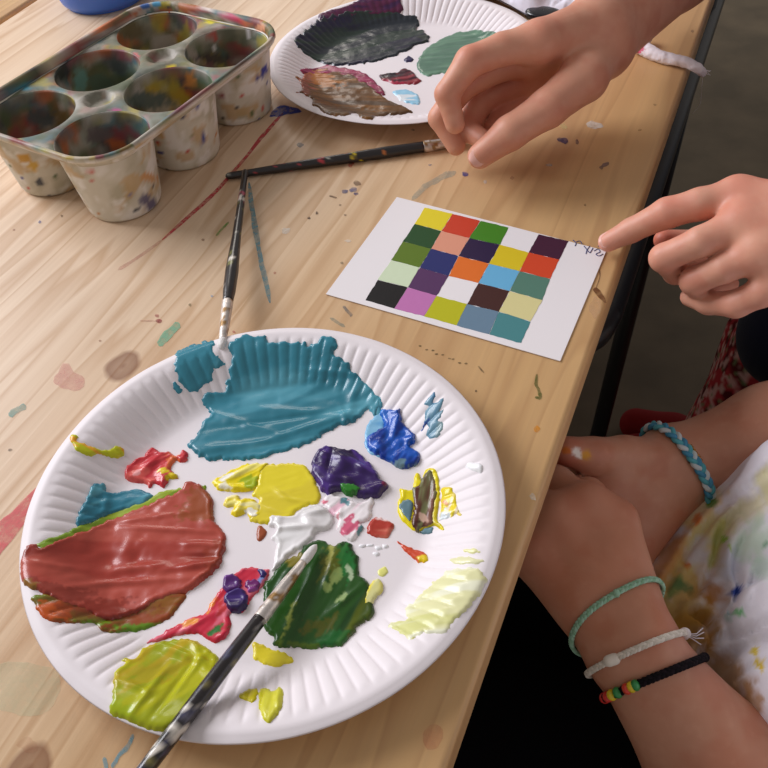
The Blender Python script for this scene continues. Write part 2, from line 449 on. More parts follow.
st('b', [(566, 112), 4.5, 3], (150, 105, 70), .8); st('b', [(564, 127), 4, 3], (215, 200, 140), .6)
st('s', [(608, 78), (613, 69), (621, 63)], (140, 92, 50), .8, 4)
st('b', [(549, 165), 3, 1.4], (220, 215, 205), .8); st('s', [(600, 169), (604, 165), (609, 163)], (80, 80, 110), .9, 3.5); st('b', [(485, 182), 1.6, 1.6], (225, 220, 210), .8)
st('b', [(659, 28), 4, 2.4], (110, 120, 135), .8); st('b', [(692, 31), 1.6, 1.4], (120, 95, 80), .8)
st('s', [(537, 374), (536, 384), (539, 391), (540, 398), (535, 397)], (66, 90, 26), .95, 3.2, 'dark green tick of paint')
st('b', [(537, 429), 3, 3], (226, 150, 40), .95); st('p', [(529, 496), (533, 493), (536, 500), (531, 499)], (235, 230, 215), .95)
for i in range(9): st('b', [(420+i*5.5+(i % 3), 346+i*2.2+(i % 2)*1.5), 1.5, .8], (60, 60, 30), .8)
st('s', [(478, 366), (484, 373)], (70, 60, 40), .7, 1.6); st('b', [(476, 391), 1.1, 1.1], (60, 50, 40), .9)
st('s', [(133, 734), (129, 745), (118, 757), (112, 768)], (92, 164, 186), .75, 4.5, 'light blue dry-brush mark')
st('s', [(104, 757), (107, 770)], (100, 168, 186), .7, 4)
st('b', [(25, 690), 34, 26], (196, 214, 180), .3, label='pale green wash'); st('b', [(28, 745), 10, 9], (188, 128, 92), .25)
st('b', [(466, 596), 9, 12], (190, 90, 50), .45); st('b', [(432, 738), 10, 12], (216, 120, 90), .3, label='faint red blush')
st('p', [(593, 290), (597, 288), (605, 298), (606, 303), (600, 299)], (110, 62, 30), .98, label='dark crack at the table edge')
st('s', [(598, 266), (600, 276), (596, 288)], (110, 80, 60), .8, 1.2)
st('b', [(595, 308), 6, 9], (216, 178, 140), .5)
st('s', [(330, 318), (345, 327)], (90, 140, 140), .6, 3); st('s', [(343, 306), (349, 313), (352, 316)], (95, 110, 120), .7, 3)
for x, y, c in ((40, 222, (60, 90, 170)), (62, 216, (120, 90, 60)), (232, 275, (150, 160, 175)), (212, 296, (160, 180, 200)), (275, 273, (190, 60, 60)), (342, 263, (70, 70, 60)), (10, 450, (80, 60, 45)), (203, 240, (150, 110, 80)), (234, 332, (190, 90, 90)), (100, 341, (150, 90, 60)), (190, 305, (120, 110, 70)), (512, 178, (200, 160, 120)), (640, 130, (190, 150, 90)), (655, 105, (120, 90, 50)), (585, 205, (120, 90, 60)), (520, 240, (210, 190, 130)), (430, 165, (110, 120, 150)), (462, 132, (100, 110, 110)), (413, 130, (110, 115, 120)), (14, 230, (170, 120, 100))):
    st('b', [(x, y), 1.1+rng.rand()*.9, .9+rng.rand()*.6], c, .7)

# ------------------------------------------------------------------ paper plates
PR = .115
def plate_z(r, th, flute=1.):
    x = r/PR
    base = .0016 + .0154*sstep(.66, .97, x)**1.0 - .0010*sstep(.965, 1., x)
    env = sstep(.70, .76, x)*(1-sstep(.91, .945, x))
    ph = np.abs(np.cos(th*50))
    ridge = (ph**.42-.6)*.00115*env*flute
    return base + ridge
def plate_warp(x, y, sd): return .0006*(noise(x*14+3, y*14, s=sd)-.5)*2
class Plate:
    def __init__(s, cx, cy, label, sd, rot=0):
        s.c = np.array([cx, cy]); s.sd = sd; s.rot = rot
        s.o = empty('paper_plate', (cx, cy, 0), label, 'plate', 'white fluted paper plates used as palettes')
        na = 1000
        rs = np.concatenate([np.linspace(0, .64, 12), np.linspace(.66, .74, 9)[0:], np.linspace(.755, .90, 12), np.linspace(.91, 1.0, 9)])*PR
        th = np.linspace(0, 2*math.pi, na, endpoint=False)
        V = [np.array([[0, 0, plate_z(0, 0)]])]
        R_, TH = np.meshgrid(rs[1:], th, indexing='ij')
        x, y = R_*np.cos(TH), R_*np.sin(TH); z = plate_z(R_, TH+rot)+plate_warp(x, y, sd)*sstep(.5, 1, R_/PR)
        z = z + .00025*noise(TH*9, R_*0+1, s=sd)*sstep(.9, 1, R_/PR)
        top = np.stack([x, y, z], -1).reshape(-1, 3)
        n = len(rs)-1
        bot = top.copy(); bot[:, 2] -= .00055
        lip = np.stack([(PR+.0006)*np.cos(th), (PR+.0006)*np.sin(th), z[-1]-.0004], -1)
        V = np.concatenate([[[0, 0, .0016]], top, [[0, 0, .0010]], bot, lip])
        off = 1+n*na+1; lo = off+n*na
        Fq = []
        k = np.arange(na); l = (k+1) % na
        for i in range(n-1):
            a = 1+i*na
            Fq.append(np.stack([a+k, a+na+k, a+na+l, a+l], 1))
            a = off+i*na
            Fq.append(np.stack([a+l, a+na+l, a+na+k, a+k], 1))
        a = 1+(n-1)*na; b = off+(n-1)*na
        Fq.append(np.stack([a+k, lo+k, lo+l, a+l], 1)); Fq.append(np.stack([lo+k, b+k, b+l, lo+l], 1))
        Fq = np.concatenate(Fq).tolist()
        for i in range(na): Fq.append((0, 1+i, 1+(i+1) % na)); Fq.append((off-1, off+(i+1) % na, off+i))
        V[:, 0] += cx; V[:, 1] += cy
        mesh('dish', V, Fq, PAPER, s.o)
    def z(s, x, y, fl=1.):
        x = np.asarray(x)-s.c[0]; y = np.asarray(y)-s.c[1]; r = np.hypot(x, y); th = np.arctan2(y, x)
        return plate_z(np.minimum(r, PR), th+s.rot, fl)+plate_warp(x, y, s.sd)*sstep(.5, 1, r/PR)
    def hit(s, px, py):
        z = .002
        for _ in range(14):
            p = U(px, py, z); z = .5*z+.5*float(s.z(p[0], p[1]))
        return p
PAPER = mat('white_card_paper', (235, 227, 230), .5, .35, bump=(500, .06, .0003))
plate = Plate(-.0631, .2282, 'large round paper plate loaded with teal, red-brown, green and yellow paint in the foreground', 2, .4)
plate2 = Plate(.0459, .6654, 'paper plate smeared with near-black green and ochre brown paint behind the brushes', 5, 1.1)

def inside(P, O):
    x, y = P[:, 0], P[:, 1]; r = np.zeros(len(P), bool); n = len(O)
    for i in range(n):
        x1, y1 = O[i]; x2, y2 = O[(i+1) % n]
        if y1 == y2: continue
        c = ((y1 > y) != (y2 > y)) & (x < (x2-x1)*(y-y1)/(y2-y1)+x1)
        r ^= c
    return r
def pdist(P, O):
    d = np.full(len(P), 1e9)
    for i in range(len(O)):
        a = O[i]; ab = O[(i+1) % len(O)]-a; L2 = max(ab@ab, 1e-14)
        t = np.clip(((P-a)@ab)/L2, 0, 1); q = P-a-t[:, None]*ab
        d = np.minimum(d, np.hypot(q[:, 0], q[:, 1]))
    return d
WET = mat('wet_acrylic_paint', vcol=True, rough=.3, spec=.4, coat=.15, bump=(900, .10, .0003))
def project(x, y, z):
    d = np.stack([x, y, z-H], -1); w = d@fwd
    return 384+F*(d@RT)/w, 384-F*(d@UP)/w
def paint(pl, name, px, cols, t=.0012, ang=0, sp=.0009, rough_=1., zones=(), label=None, jag=.6, lumps=(), ridge=.22, curve=3, lift=0., wave=(26, 260), fl=1.):
    """a pat of wet paint on a plate: outline in pixels put onto the plate, cols = [(rgb, weight)...] mixed along stroke direction ang (deg, table frame)"""
    sd = rng.randint(10000)
    O = smooth_path([np.array(p, float) for p in px], curve, True) if curve > 1 else np.array(px, float)
    if jag:
        out = []
        for i in range(len(O)):
            a, b = O[i], O[(i+1) % len(O)]; k = max(1, int(np.linalg.norm(b-a)/1.2))
            for j in range(k): out.append(a+(b-a)*j/k)
        O = np.array(out)
        def nn(f, q): return np.stack([noise(O[:, 0]*f+q, O[:, 1]*f, s=sd+q), noise(O[:, 0]*f+9+q, O[:, 1]*f, s=sd+3+q)], 1)-.5
        O = O + nn(.33, 0)*3.4*jag + nn(.8, 5)*1.1*jag
    dr = (O[:, :1]-384)/F*RT - (O[:, 1:]-384)/F*UP + fwd; zz_ = np.full(len(O), .002)
    for _ in range(14):
        W = CAM[:2] + dr[:, :2]*((zz_-H)/dr[:, 2])[:, None]; zz_ = .5*zz_+.5*pl.z(W[:, 0], W[:, 1])
    # resample the outline
    out = []
    for i in range(len(W)):
        a, b = W[i], W[(i+1) % len(W)]; k = max(1, int(np.linalg.norm(b-a)/sp))
        for j in range(k): out.append(a+(b-a)*j/k)
    W = np.array(out)
    lo, hi = W.min(0), W.max(0)
    gx, gy = np.meshgrid(np.arange(lo[0], hi[0], sp), np.arange(lo[1], hi[1], sp*.87))
    gx = gx + (np.arange(gx.shape[0]) % 2)[:, None]*sp/2
    G = np.stack([gx.ravel(), gy.ravel()], 1); G = G[inside(G, W)]
    if len(G): G = G[pdist(G, W) > sp*.5]
    A = np.concatenate([W, G]) if len(G) else W
    S_ = 1000.
    r = delaunay_2d_cdt([Vector((p[0]*S_, p[1]*S_)) for p in A], [(i, (i+1) % len(W)) for i in range(len(W))], [], 1, 1e-5)
    P = np.array([(v.x/S_, v.y/S_) for v in r[0]]); Fc = [tuple(f) for f in r[2]]
    if not Fc: return None
    f0 = Fc[len(Fc)//2]; a, b, c = P[f0[0]], P[f0[1]], P[f0[2]]
    if (b[0]-a[0])*(c[1]-a[1])-(b[1]-a[1])*(c[0]-a[0]) < 0: Fc = [f[::-1] for f in Fc]
    d = pdist(P, W); edge = d < sp*.05
    ca, sa = math.cos(math.radians(ang)), math.sin(math.radians(ang))
    u = P[:, 0]*ca+P[:, 1]*sa; v = -P[:, 0]*sa+P[:, 1]*ca
    # strokes bend a little
    v2 = v + .006*(noise(P[:, 0]*30, P[:, 1]*30, s=sd)-.5)
    st1 = fbm(u*wave[0], v2*wave[1], s=sd, o=3)-.5
    st2 = np.abs(fbm(u*wave[0]*1.6, v2*wave[1]*.5, s=sd+7, o=2)-.5)
    h = 1-np.exp(-d/.0011)
    z = pl.z(P[:, 0], P[:, 1], fl) + .8*t*h*(1+rough_*(st1*.75-st2*.55+(fbm(P[:, 0]*130, P[:, 1]*130, s=sd+61, o=2)-.5)*.5)) + ridge*t*np.exp(-((d-.0016)/.0011)**2)*(.4+noise(u*120, v*120, s=sd+2))
    X, Y = project(P[:, 0], P[:, 1], z)
    for (lx, ly, rx, ry, la, amp) in lumps:        # raised folds: centre px, radii px, angle deg, height m
        c_, s_ = math.cos(math.radians(la)), math.sin(math.radians(la))
        a_ = (X-lx)*c_+(Y-ly)*s_; b_ = -(X-lx)*s_+(Y-ly)*c_
        z = z + amp*np.exp(-(a_/rx)**2-(b_/ry)**2)*h
    z = np.where(edge, pl.z(P[:, 0], P[:, 1])-.0002, z+.0002+lift)
    cols = [(c_, w_) for c_, w_ in cols]
    c = np.tile(lin(cols[0][0]), (len(P), 1))
    for i, (rgb, w_) in enumerate(cols[1:]):
        q = fbm(u*wave[0]*1.3, v2*wave[1]*.8, s=sd+20+i*7, o=3)
        th_ = .5+(.5-w_)*.55
        c = blend(c, rgb, sstep(th_-.07, th_+.09, q))
    for (zx, zy, rx, ry, za, rgb, a_) in zones:     # patches of another pigment
        c_, s_ = math.cos(math.radians(za)), math.sin(math.radians(za))
        p = (X-zx)*c_+(Y-zy)*s_; q = -(X-zx)*s_+(Y-zy)*c_
        rr = np.hypot(p/rx, q/ry)+(fbm(u*120, v2*420, s=sd+50)-.5)*1.9+(noise(X*.35, Y*.35, s=sd+51)-.5)*.7
        c = blend(c, rgb, a_*(1-sstep(.75, 1.15, rr)))
    return mesh(name, np.column_stack([P, z]), Fc, WET, pl.o, col=c, label=label)

TEAL = (54, 132, 152); TEAL2 = (84, 156, 174)
paint(plate, 'paint_patch', [(176, 353), (186, 347), (200, 343), (212, 341), (218, 346), (214, 350), (222, 360), (228, 360), (229, 366), (220, 368), (214, 372), (212, 380), (203, 385), (198, 394), (188, 391), (181, 384), (175, 372), (174, 362)], [(TEAL, 1), (TEAL2, .35)], t=.0005, ang=60, label='thin teal paint over the flutes', ridge=.2, jag=1.2)
paint(plate, 'paint_patch', [(172, 381), (177, 383), (181, 386), (182, 392), (178, 394), (173, 388)], [(TEAL, 1)], t=.0005, sp=.0006, jag=.8, label='small teal dab')
paint(plate, 'paint_patch', [(230, 343), (236, 341), (241, 335), (247, 335), (256, 336), (266, 336), (268, 342), (276, 343), (283, 340), (290, 343), (297, 341), (303, 343), (308, 341), (306, 345), (310, 346), (318, 342), (321, 338), (324, 336), (331, 337), (337, 342), (337, 349), (334, 352), (341, 358), (346, 362), (352, 366), (353, 372), (358, 374), (362, 381), (369, 385), (373, 391), (379, 396), (381, 404), (379, 413), (373, 417), (369, 411), (362, 417), (352, 424), (338, 426), (330, 432), (318, 440), (304, 446), (285, 452), (262, 458), (248, 461), (226, 460), (212, 461), (198, 456), (188, 448), (189, 443), (198, 433), (203, 423), (211, 414), (205, 408), (202, 401), (204, 395), (212, 392), (222, 393), (226, 387), (224, 384), (229, 378), (229, 366), (232, 356), (227, 350)],
      [(TEAL, 1), (TEAL2, .42), ((44, 118, 136), .3)], t=.0015, ang=12, rough_=1.1, wave=(11, 80), curve=2, jag=1.0,
      lumps=[(300, 412, 46, 4, 4, .0009), (245, 424, 40, 3.5, 18, .0009), (232, 447, 42, 4, -6, .0012), (330, 372, 30, 3, 5, .0008), (352, 400, 5, 26, 12, .0009), (300, 430, 50, 3.2, -18, .001), (275, 388, 60, 4, -8, -.0007), (290, 418, 62, 2.5, -8, -.0008), (345, 420, 3, 14, -20, .0007), (212, 440, 14, 14, 0, .0006)],
      label='broad thick teal paint')
paint(plate, 'paint_patch', [(379, 396), (382, 404), (381, 415), (376, 417), (372, 410), (376, 403)], [(TEAL2, 1)], t=.0008, sp=.0007)
# red-brown
RB = (164, 58, 46)
paint(plate, 'paint_patch', [(80, 510), (84, 502), (92, 486), (96, 483), (106, 484), (106, 491), (116, 493), (126, 490), (140, 489), (150, 493), (154, 498), (140, 506), (120, 512), (104, 518), (90, 524), (78, 528), (76, 520)], [((44, 120, 142), 1), (TEAL2, .3)], t=.0016, ang=20, sp=.0008, label='muted teal paint beside the red-brown', lumps=[(106, 505, 4, 14, 10, .001), (130, 500, 20, 4, -10, .0008)])
paint(plate, 'paint_patch', [(36, 544), (56, 536), (76, 527), (98, 519), (120, 508), (148, 500), (158, 492), (172, 489), (190, 487), (205, 485), (207, 489), (196, 496), (160, 508), (120, 524), (80, 540), (50, 552)], [((120, 150, 32), 1), ((150, 170, 40), .4)], t=.001, ang=18, sp=.0008, label='olive green paint edge')
paint(plate, 'paint_patch', [(30, 597), (46, 594), (66, 596), (100, 596), (150, 590), (186, 594), (183, 603), (170, 618), (152, 628), (128, 633), (104, 632), (92, 624), (74, 624), (50, 622), (38, 612), (32, 602)], [((146, 66, 24), 1), ((112, 92, 24), .4), ((96, 130, 20), .2)], t=.0012, ang=6, sp=.0009, zones=[(50, 612, 24, 10, 10, (196, 82, 22), .9), (140, 629, 30, 5, -6, (88, 140, 22), .9), (95, 624, 22, 4, 8, (98, 150, 20), .8), (160, 606, 18, 12, 0, (138, 92, 22), .7), (100, 610, 40, 9, 0, (120, 46, 20), .6)], label='orange and olive fringe of the red-brown paint')
paint(plate, 'paint_patch', [(23, 550), (31, 544), (38, 544), (40, 548), (60, 540), (96, 526), (130, 512), (160, 500), (182, 490), (183, 484), (190, 482), (200, 484), (210, 494), (214, 504), (214, 522), (222, 528), (226, 540), (224, 556), (214, 572), (198, 586), (184, 594), (160, 602), (140, 614), (110, 622), (84, 612), (62, 604), (44, 594), (28, 588), (23, 584), (20, 574), (20, 566), (22, 560)],
      [(RB, 1), ((178, 76, 62), .5), ((138, 44, 32), .35)], t=.0024, fl=.12, ang=-2, wave=(11, 80), rough_=1.0, jag=.9,
      zones=[(198, 506, 18, 20, 20, (150, 74, 34), .9), (60, 592, 40, 8, 14, (132, 44, 30), .7), (110, 608, 40, 8, 0, (136, 40, 24), .8), (215, 560, 10, 24, 15, (150, 56, 34), .8), (28, 586, 8, 5, 0, (140, 110, 30), .7)],
      lumps=[(126, 552, 7, 18, 25, .0010), (140, 568, 26, 4, -6, .0014), (170, 530, 44, 2.5, 3, .0009), (150, 518, 46, 2.5, -8, .0008), (205, 545, 22, 3, 2, .0012), (195, 566, 28, 3, -8, .0014), (205, 556, 20, 2, 0, -.001), (120, 583, 60, 3, -4, .001), (50, 565, 30, 3, 8, .0008), (138, 556, 5, 10, 20, -.0007)], label='broad thick red-brown paint')
# yellow streak on the left rim
paint(plate, 'paint_patch', [(70, 437), (76, 434), (79, 438), (77, 441), (86, 444), (96, 448), (108, 450), (117, 445), (124, 449), (124, 455), (118, 459), (108, 457), (98, 455), (90, 457), (80, 453), (73, 447)], [((226, 208, 20), 1), ((238, 168, 40), .35), ((196, 200, 20), .2)], t=.0012, sp=.0006, ang=-20, label='yellow dab on the left rim')
# pinkish red dab
paint(plate, 'paint_patch', [(124, 474), (128, 466), (136, 460), (144, 457), (148, 450), (156, 449), (162, 453), (170, 452), (176, 456), (184, 450), (188, 453), (187, 462), (180, 463), (176, 461), (172, 470), (178, 476), (178, 479), (170, 479), (168, 484), (164, 488), (156, 484), (150, 488), (146, 484), (138, 484), (128, 481)], [((200, 48, 58), 1), ((222, 90, 84), .4)], t=.0024, sp=.0006, ang=30, wave=(60, 200), rough_=1.4, zones=[(171, 475, 9, 5, 10, (222, 196, 20), 1), (172, 461, 5, 8, 0, (226, 110, 60), .9), (138, 474, 4, 4, 0, (240, 180, 180), .7)], lumps=[(150, 465, 12, 4, -40, .0012), (163, 478, 5, 8, 0, .0012), (134, 476, 8, 4, 10, .001)], label='raspberry red dab with a yellow fleck')
# two yellow curls and the round yellow
Y1 = (232, 214, 44)
paint(plate, 'paint_patch', [(262, 466), (274, 464), (290, 463), (304, 465), (312, 474), (318, 486), (321, 497), (318, 503), (306, 507), (296, 513), (288, 520), (270, 524), (258, 524), (249, 519), (256, 510), (258, 500), (252, 496), (256, 486), (258, 474)], [(Y1, 1), ((224, 204, 48), .4)], t=.0011, ang=12, rough_=.5, sp=.0008, lumps=[(281, 494, 9, 2, 35, .0007), (292, 500, 16, 2, 10, .0005), (268, 510, 14, 2.5, 20, .0006)], label='round matt yellow paint')
paint(plate, 'paint_patch', [(211, 482), (217, 478), (232, 470), (238, 468), (244, 464), (256, 464), (268, 463), (266, 471), (259, 481), (257, 489), (248, 492), (236, 493), (226, 491), (218, 490), (214, 486)], [((238, 216, 16), 1), ((250, 236, 120), .3)], t=.0018, sp=.0006, ang=30, zones=[(251, 483, 9, 6, 30, (168, 186, 24), 1), (226, 478, 8, 2.5, -30, (240, 236, 226), 1), (226, 488, 8, 2.5, 10, (250, 246, 226), .9)], lumps=[(236, 475, 18, 2.5, -30, .0014), (236, 488, 16, 3, 10, .0012)], label='bright yellow curl with a green fleck')
paint(plate, 'paint_patch', [(223, 505), (226, 498), (232, 495), (240, 496), (241, 500), (248, 498), (254, 500), (261, 505), (262, 512), (258, 519), (250, 519), (246, 514), (238, 517), (231, 515), (233, 508), (227, 508)], [((236, 212, 30), 1), ((250, 240, 170), .35)], t=.0016, sp=.0006, ang=0, zones=[(252, 513, 5, 4, 60, (244, 240, 226), 1), (231, 503, 6, 3, 0, (230, 220, 120), .8)], lumps=[(240, 507, 3, 9, 30, .0012), (252, 503, 12, 3, 10, .001)], label='wrinkled yellow curl')
paint(plate, 'paint_patch', [(257, 527), (262, 526), (267, 532), (265, 537), (260, 542), (256, 538)], [((156, 78, 44), 1)], t=.0008, sp=.0006, jag=.5, label='small brown drop')
# white
W1 = (240, 238, 238)
paint(plate, 'paint_patch', [(269, 518), (274, 515), (284, 517), (296, 514), (302, 508), (312, 505), (322, 506), (330, 512), (334, 521), (328, 530), (318, 533), (312, 540), (304, 546), (296, 552), (286, 560), (278, 568), (272, 572), (274, 558), (276, 545), (271, 538), (276, 530), (269, 526)], [(W1, 1), ((226, 222, 222), .4)], t=.0022, sp=.0007, ang=15, wave=(24, 110), lumps=[(290, 528, 22, 2.5, -4, .0016), (318, 512, 14, 3, -10, .0018), (310, 522, 8, 5, 30, .0015), (278, 524, 4, 10, 10, .001)], label='thick white paint')
# violet
paint(plate, 'paint_patch', [(311, 468), (313, 458), (320, 450), (328, 447), (338, 449), (350, 451), (360, 453), (366, 460), (374, 468), (382, 480), (388, 485), (386, 491), (380, 497), (372, 499), (360, 499), (352, 494), (340, 491), (330, 495), (322, 492), (318, 484), (313, 478)], [((50, 24, 88), 1), ((74, 44, 128), .35), ((36, 14, 62), .3)], t=.0036, sp=.0007, ang=-30, wave=(40, 160), rough_=1.2, zones=[(385, 484, 4, 4, 0, (120, 20, 50), .8)], lumps=[(324, 466, 9, 12, 10, .0016), (341, 466, 8, 10, 10, .0014), (360, 466, 22, 3, 30, .0014), (374, 488, 12, 4, -10, .0014), (330, 460, 2, 14, 10, -.001), (350, 478, 14, 3, 0, .001)], label='thick glossy violet paint')
# green fleck, pink-white swirl, red chip
paint(plate, 'paint_patch', [(322, 500), (330, 494), (342, 497), (352, 500), (360, 503), (372, 497), (374, 503), (371, 508), (372, 514), (369, 521), (360, 524), (364, 528), (357, 538), (350, 542), (343, 536), (337, 530), (338, 520), (334, 516), (322, 506)], [((240, 232, 234), 1), ((236, 190, 205), .35)], t=.0016, sp=.0006, ang=40, zones=[(349, 527, 8, 10, 30, (214, 84, 120), .95), (345, 502, 5, 4, 40, (70, 130, 140), .95), (360, 533, 3, 6, 20, (80, 140, 145), .95), (324, 502, 3, 3, 0, (220, 90, 120), .9), (337, 520, 2, 9, 15, (200, 60, 90), .7)], lumps=[(352, 502, 10, 2.5, 20, .0012), (338, 518, 2.5, 10, 20, .001)], label='white paint streaked with pink and teal')
paint(plate, 'paint_patch', [(340, 489), (348, 487), (356, 489), (361, 492), (356, 496), (346, 496)], [((42, 120, 34), 1)], t=.0006, lift=.0038, sp=.0006, label='small green dab on the violet')
paint(plate, 'paint_patch', [(367, 527), (371, 520), (378, 517), (388, 520), (394, 526), (391, 534), (386, 539), (378, 538), (368, 534)], [((178, 58, 46), 1), ((210, 110, 90), .35)], t=.0013, sp=.0006, ang=-10, zones=[(382, 518, 10, 2.5, 15, (236, 200, 196), .9)], label='small brick red dab')
for k, (x, y) in enumerate(((362, 546), (370, 545), (378, 548), (376, 554), (385, 546))): paint(plate, 'paint_patch', [(x-3, y-2), (x+3, y-2), (x+4, y+1), (x, y+3), (x-3, y+1)], [((238, 236, 240), 1)], t=.0008, sp=.0007)
# blue
paint(plate, 'paint_patch', [(364, 440), (366, 428), (372, 418), (380, 411), (388, 412), (386, 424), (380, 440), (384, 456), (374, 456), (366, 450)], [((130, 186, 220), 1), ((90, 160, 210), .4)], t=.0006, sp=.0007, label='thin light blue wash of paint')
paint(plate, 'paint_patch', [(382, 410), (392, 409), (397, 411), (400, 408), (402, 420), (410, 430), (415, 436), (414, 444), (409, 446), (416, 450), (420, 456), (418, 464), (408, 469), (398, 468), (388, 462), (378, 456), (370, 452), (366, 444), (368, 436), (376, 432), (384, 426), (380, 416)], [((22, 84, 182), 1), ((10, 50, 140), .4), ((56, 134, 220), .25)], t=.003, sp=.0006, ang=60, wave=(60, 180), rough_=1.5, zones=[(402, 466, 12, 5, 5, (110, 140, 150), .9)], lumps=[(396, 430, 6, 14, 0, .002), (408, 440, 10, 3, -20, .0016), (380, 444, 8, 8, 0, .0014), (410, 458, 8, 6, 0, .0012)], label='glossy bright blue paint')
paint(plate, 'paint_patch', [(424, 403), (430, 396), (435, 389), (436, 396), (433, 402), (438, 402), (444, 396), (442, 406), (440, 411), (444, 408), (441, 416), (438, 420), (443, 422), (443, 430), (440, 433), (442, 436), (436, 438), (430, 439), (425, 436), (428, 428), (427, 424), (422, 432), (418, 441), (422, 428), (425, 420), (424, 412), (428, 406), (424, 404)], [((104, 146, 168), 1), ((50, 110, 160), .3), ((128, 154, 160), .4)], t=.0006, sp=.0006, ang=55, curve=1, jag=.4, zones=[(422, 430, 3, 8, 30, (36, 70, 150), .9)], label='ragged grey-blue dab on the right rim')
# brown / yellow / slate
YL = (230, 212, 10)
paint(plate, 'paint_patch', [(399, 490), (404, 489), (411, 490), (413, 486), (415, 474), (419, 474), (422, 480), (424, 472), (430, 468), (436, 469), (439, 478), (440, 492), (439, 508), (437, 520), (442, 525), (444, 530), (440, 530), (434, 526), (426, 530), (417, 532), (412, 530), (403, 522), (398, 512), (398, 502), (400, 498)], [(YL, 1), ((210, 190, 30), .3)], t=.0014, sp=.0006, ang=70, label='yellow rim round the chocolate brown paint', jag=.5)
paint(plate, 'paint_patch', [(400, 504), (407, 500), (414, 505), (412, 516), (410, 524), (404, 518), (399, 510)], [((98, 128, 138), 1), ((150, 180, 40), .25)], t=.001, lift=.0012, sp=.0006, label='slate blue dab')
paint(plate, 'paint_patch', [(420, 530), (430, 527), (434, 528), (432, 533), (425, 535), (419, 533)], [((104, 138, 150), 1)], t=.001, sp=.0006)
paint(plate, 'paint_patch', [(412, 489), (419, 487), (423, 478), (430, 471), (434, 478), (437, 490), (436, 504), (433, 516), (433, 524), (424, 529), (416, 532), (411, 522), (414, 510), (413, 498)], [((90, 50, 38), 1), ((130, 88, 74), .4), ((110, 110, 72), .25)], t=.0014, lift=.0011, sp=.0005, ang=76, wave=(20, 300), zones=[(423, 519, 5, 3, 40, (206, 168, 150), .8), (415, 526, 5, 6, 0, (60, 22, 18), .8)], label='chocolate brown streaked paint')
paint(plate, 'paint_patch', [(441, 490), (445, 486), (451, 488), (456, 494), (456, 504), (459, 511), (464, 517), (456, 515), (450, 518), (441, 520), (438, 524), (440, 512), (441, 500)], [((232, 210, 30), 1), ((236, 160, 70), .4), ((240, 226, 216), .35)], t=.0014, sp=.0006, ang=60, rough_=1.4, zones=[(443, 515, 5, 8, 10, (222, 232, 238), 1), (446, 503, 6, 3, 20, (238, 160, 120), .9)], label='yellow and peach dab')
paint(plate, 'paint_patch', [(397, 541), (403, 543), (410, 547), (420, 550), (427, 555), (428, 560), (424, 563), (416, 562), (410, 556), (403, 550)], [((206, 76, 44), 1), ((232, 150, 40), .25)], t=.0012, sp=.0006, ang=-25, zones=[(424, 559, 5, 4, 0, (230, 200, 20), 1)], label='small orange-red streak')
paint(plate, 'paint_patch', [(467, 463), (474, 463), (481, 465), (483, 470), (480, 474), (473, 470), (466, 469)], [((244, 244, 246), 1)], t=.0012, sp=.0006, label='white dab on the right rim')
# olive-green dark patch
paint(plate, 'paint_patch', [(264, 586), (272, 576), (282, 563), (294, 556), (302, 548), (310, 542), (322, 541), (332, 545), (342, 542), (349, 542), (354, 548), (358, 558), (360, 574), (366, 581), (370, 590), (371, 600), (376, 612), (370, 620), (358, 627), (348, 640), (338, 648), (326, 647), (312, 651), (298, 648), (287, 647), (280, 650), (273, 645), (272, 636), (264, 630), (262, 620), (264, 604)],
      [((34, 78, 20), 1), ((26, 64, 20), .5), ((84, 96, 18), .22)], t=.0019, sp=.0009, ang=58, wave=(18, 170), jag=1.0,
      zones=[(332, 562, 11, 20, 25, (102, 106, 20), .8), (330, 556, 3, 11, 15, (176, 176, 90), .8), (346, 560, 7, 18, -10, (24, 108, 42), .9), (336, 575, 5, 8, 20, (140, 160, 90), .7), (291, 612, 3, 20, 20, (150, 160, 66), .7), (342, 598, 10, 3, -40, (150, 172, 110), .8), (328, 588, 3, 8, -40, (140, 160, 90), .7), (318, 625, 18, 8, -20, (84, 84, 16), .8), (296, 560, 8, 6, -30, (128, 114, 20), .9), (335, 640, 24, 7, -30, (18, 96, 36), .8), (300, 645, 30, 3, 8, (88, 110, 20), .7), (268, 600, 3, 20, 10, (20, 86, 34), .7), (351, 575, 2.5, 9, -25, (180, 196, 160), .8)],
      lumps=[(330, 570, 3, 22, 20, .0009), (300, 600, 3, 30, 25, .0008), (345, 600, 22, 3, -40, .001)], label='dark green paint streaked with olive and cream')
paint(plate, 'paint_patch', [(378, 571), (382, 567), (387, 568), (388, 573), (383, 577), (378, 576)], [((228, 226, 130), 1)], t=.0005, sp=.0006); 
paint(plate, 'paint_patch', [(363, 598), (366, 590), (372, 582), (378, 579), (382, 582), (383, 590), (377, 598), (370, 606), (365, 607), (362, 603)], [((222, 218, 150), 1), ((232, 216, 60), .45), ((240, 240, 236), .3)], t=.0008, lift=.0006, sp=.0006, ang=50, zones=[(364, 604, 3, 4, 0, (236, 214, 10), 1)], label='translucent lemon dab')
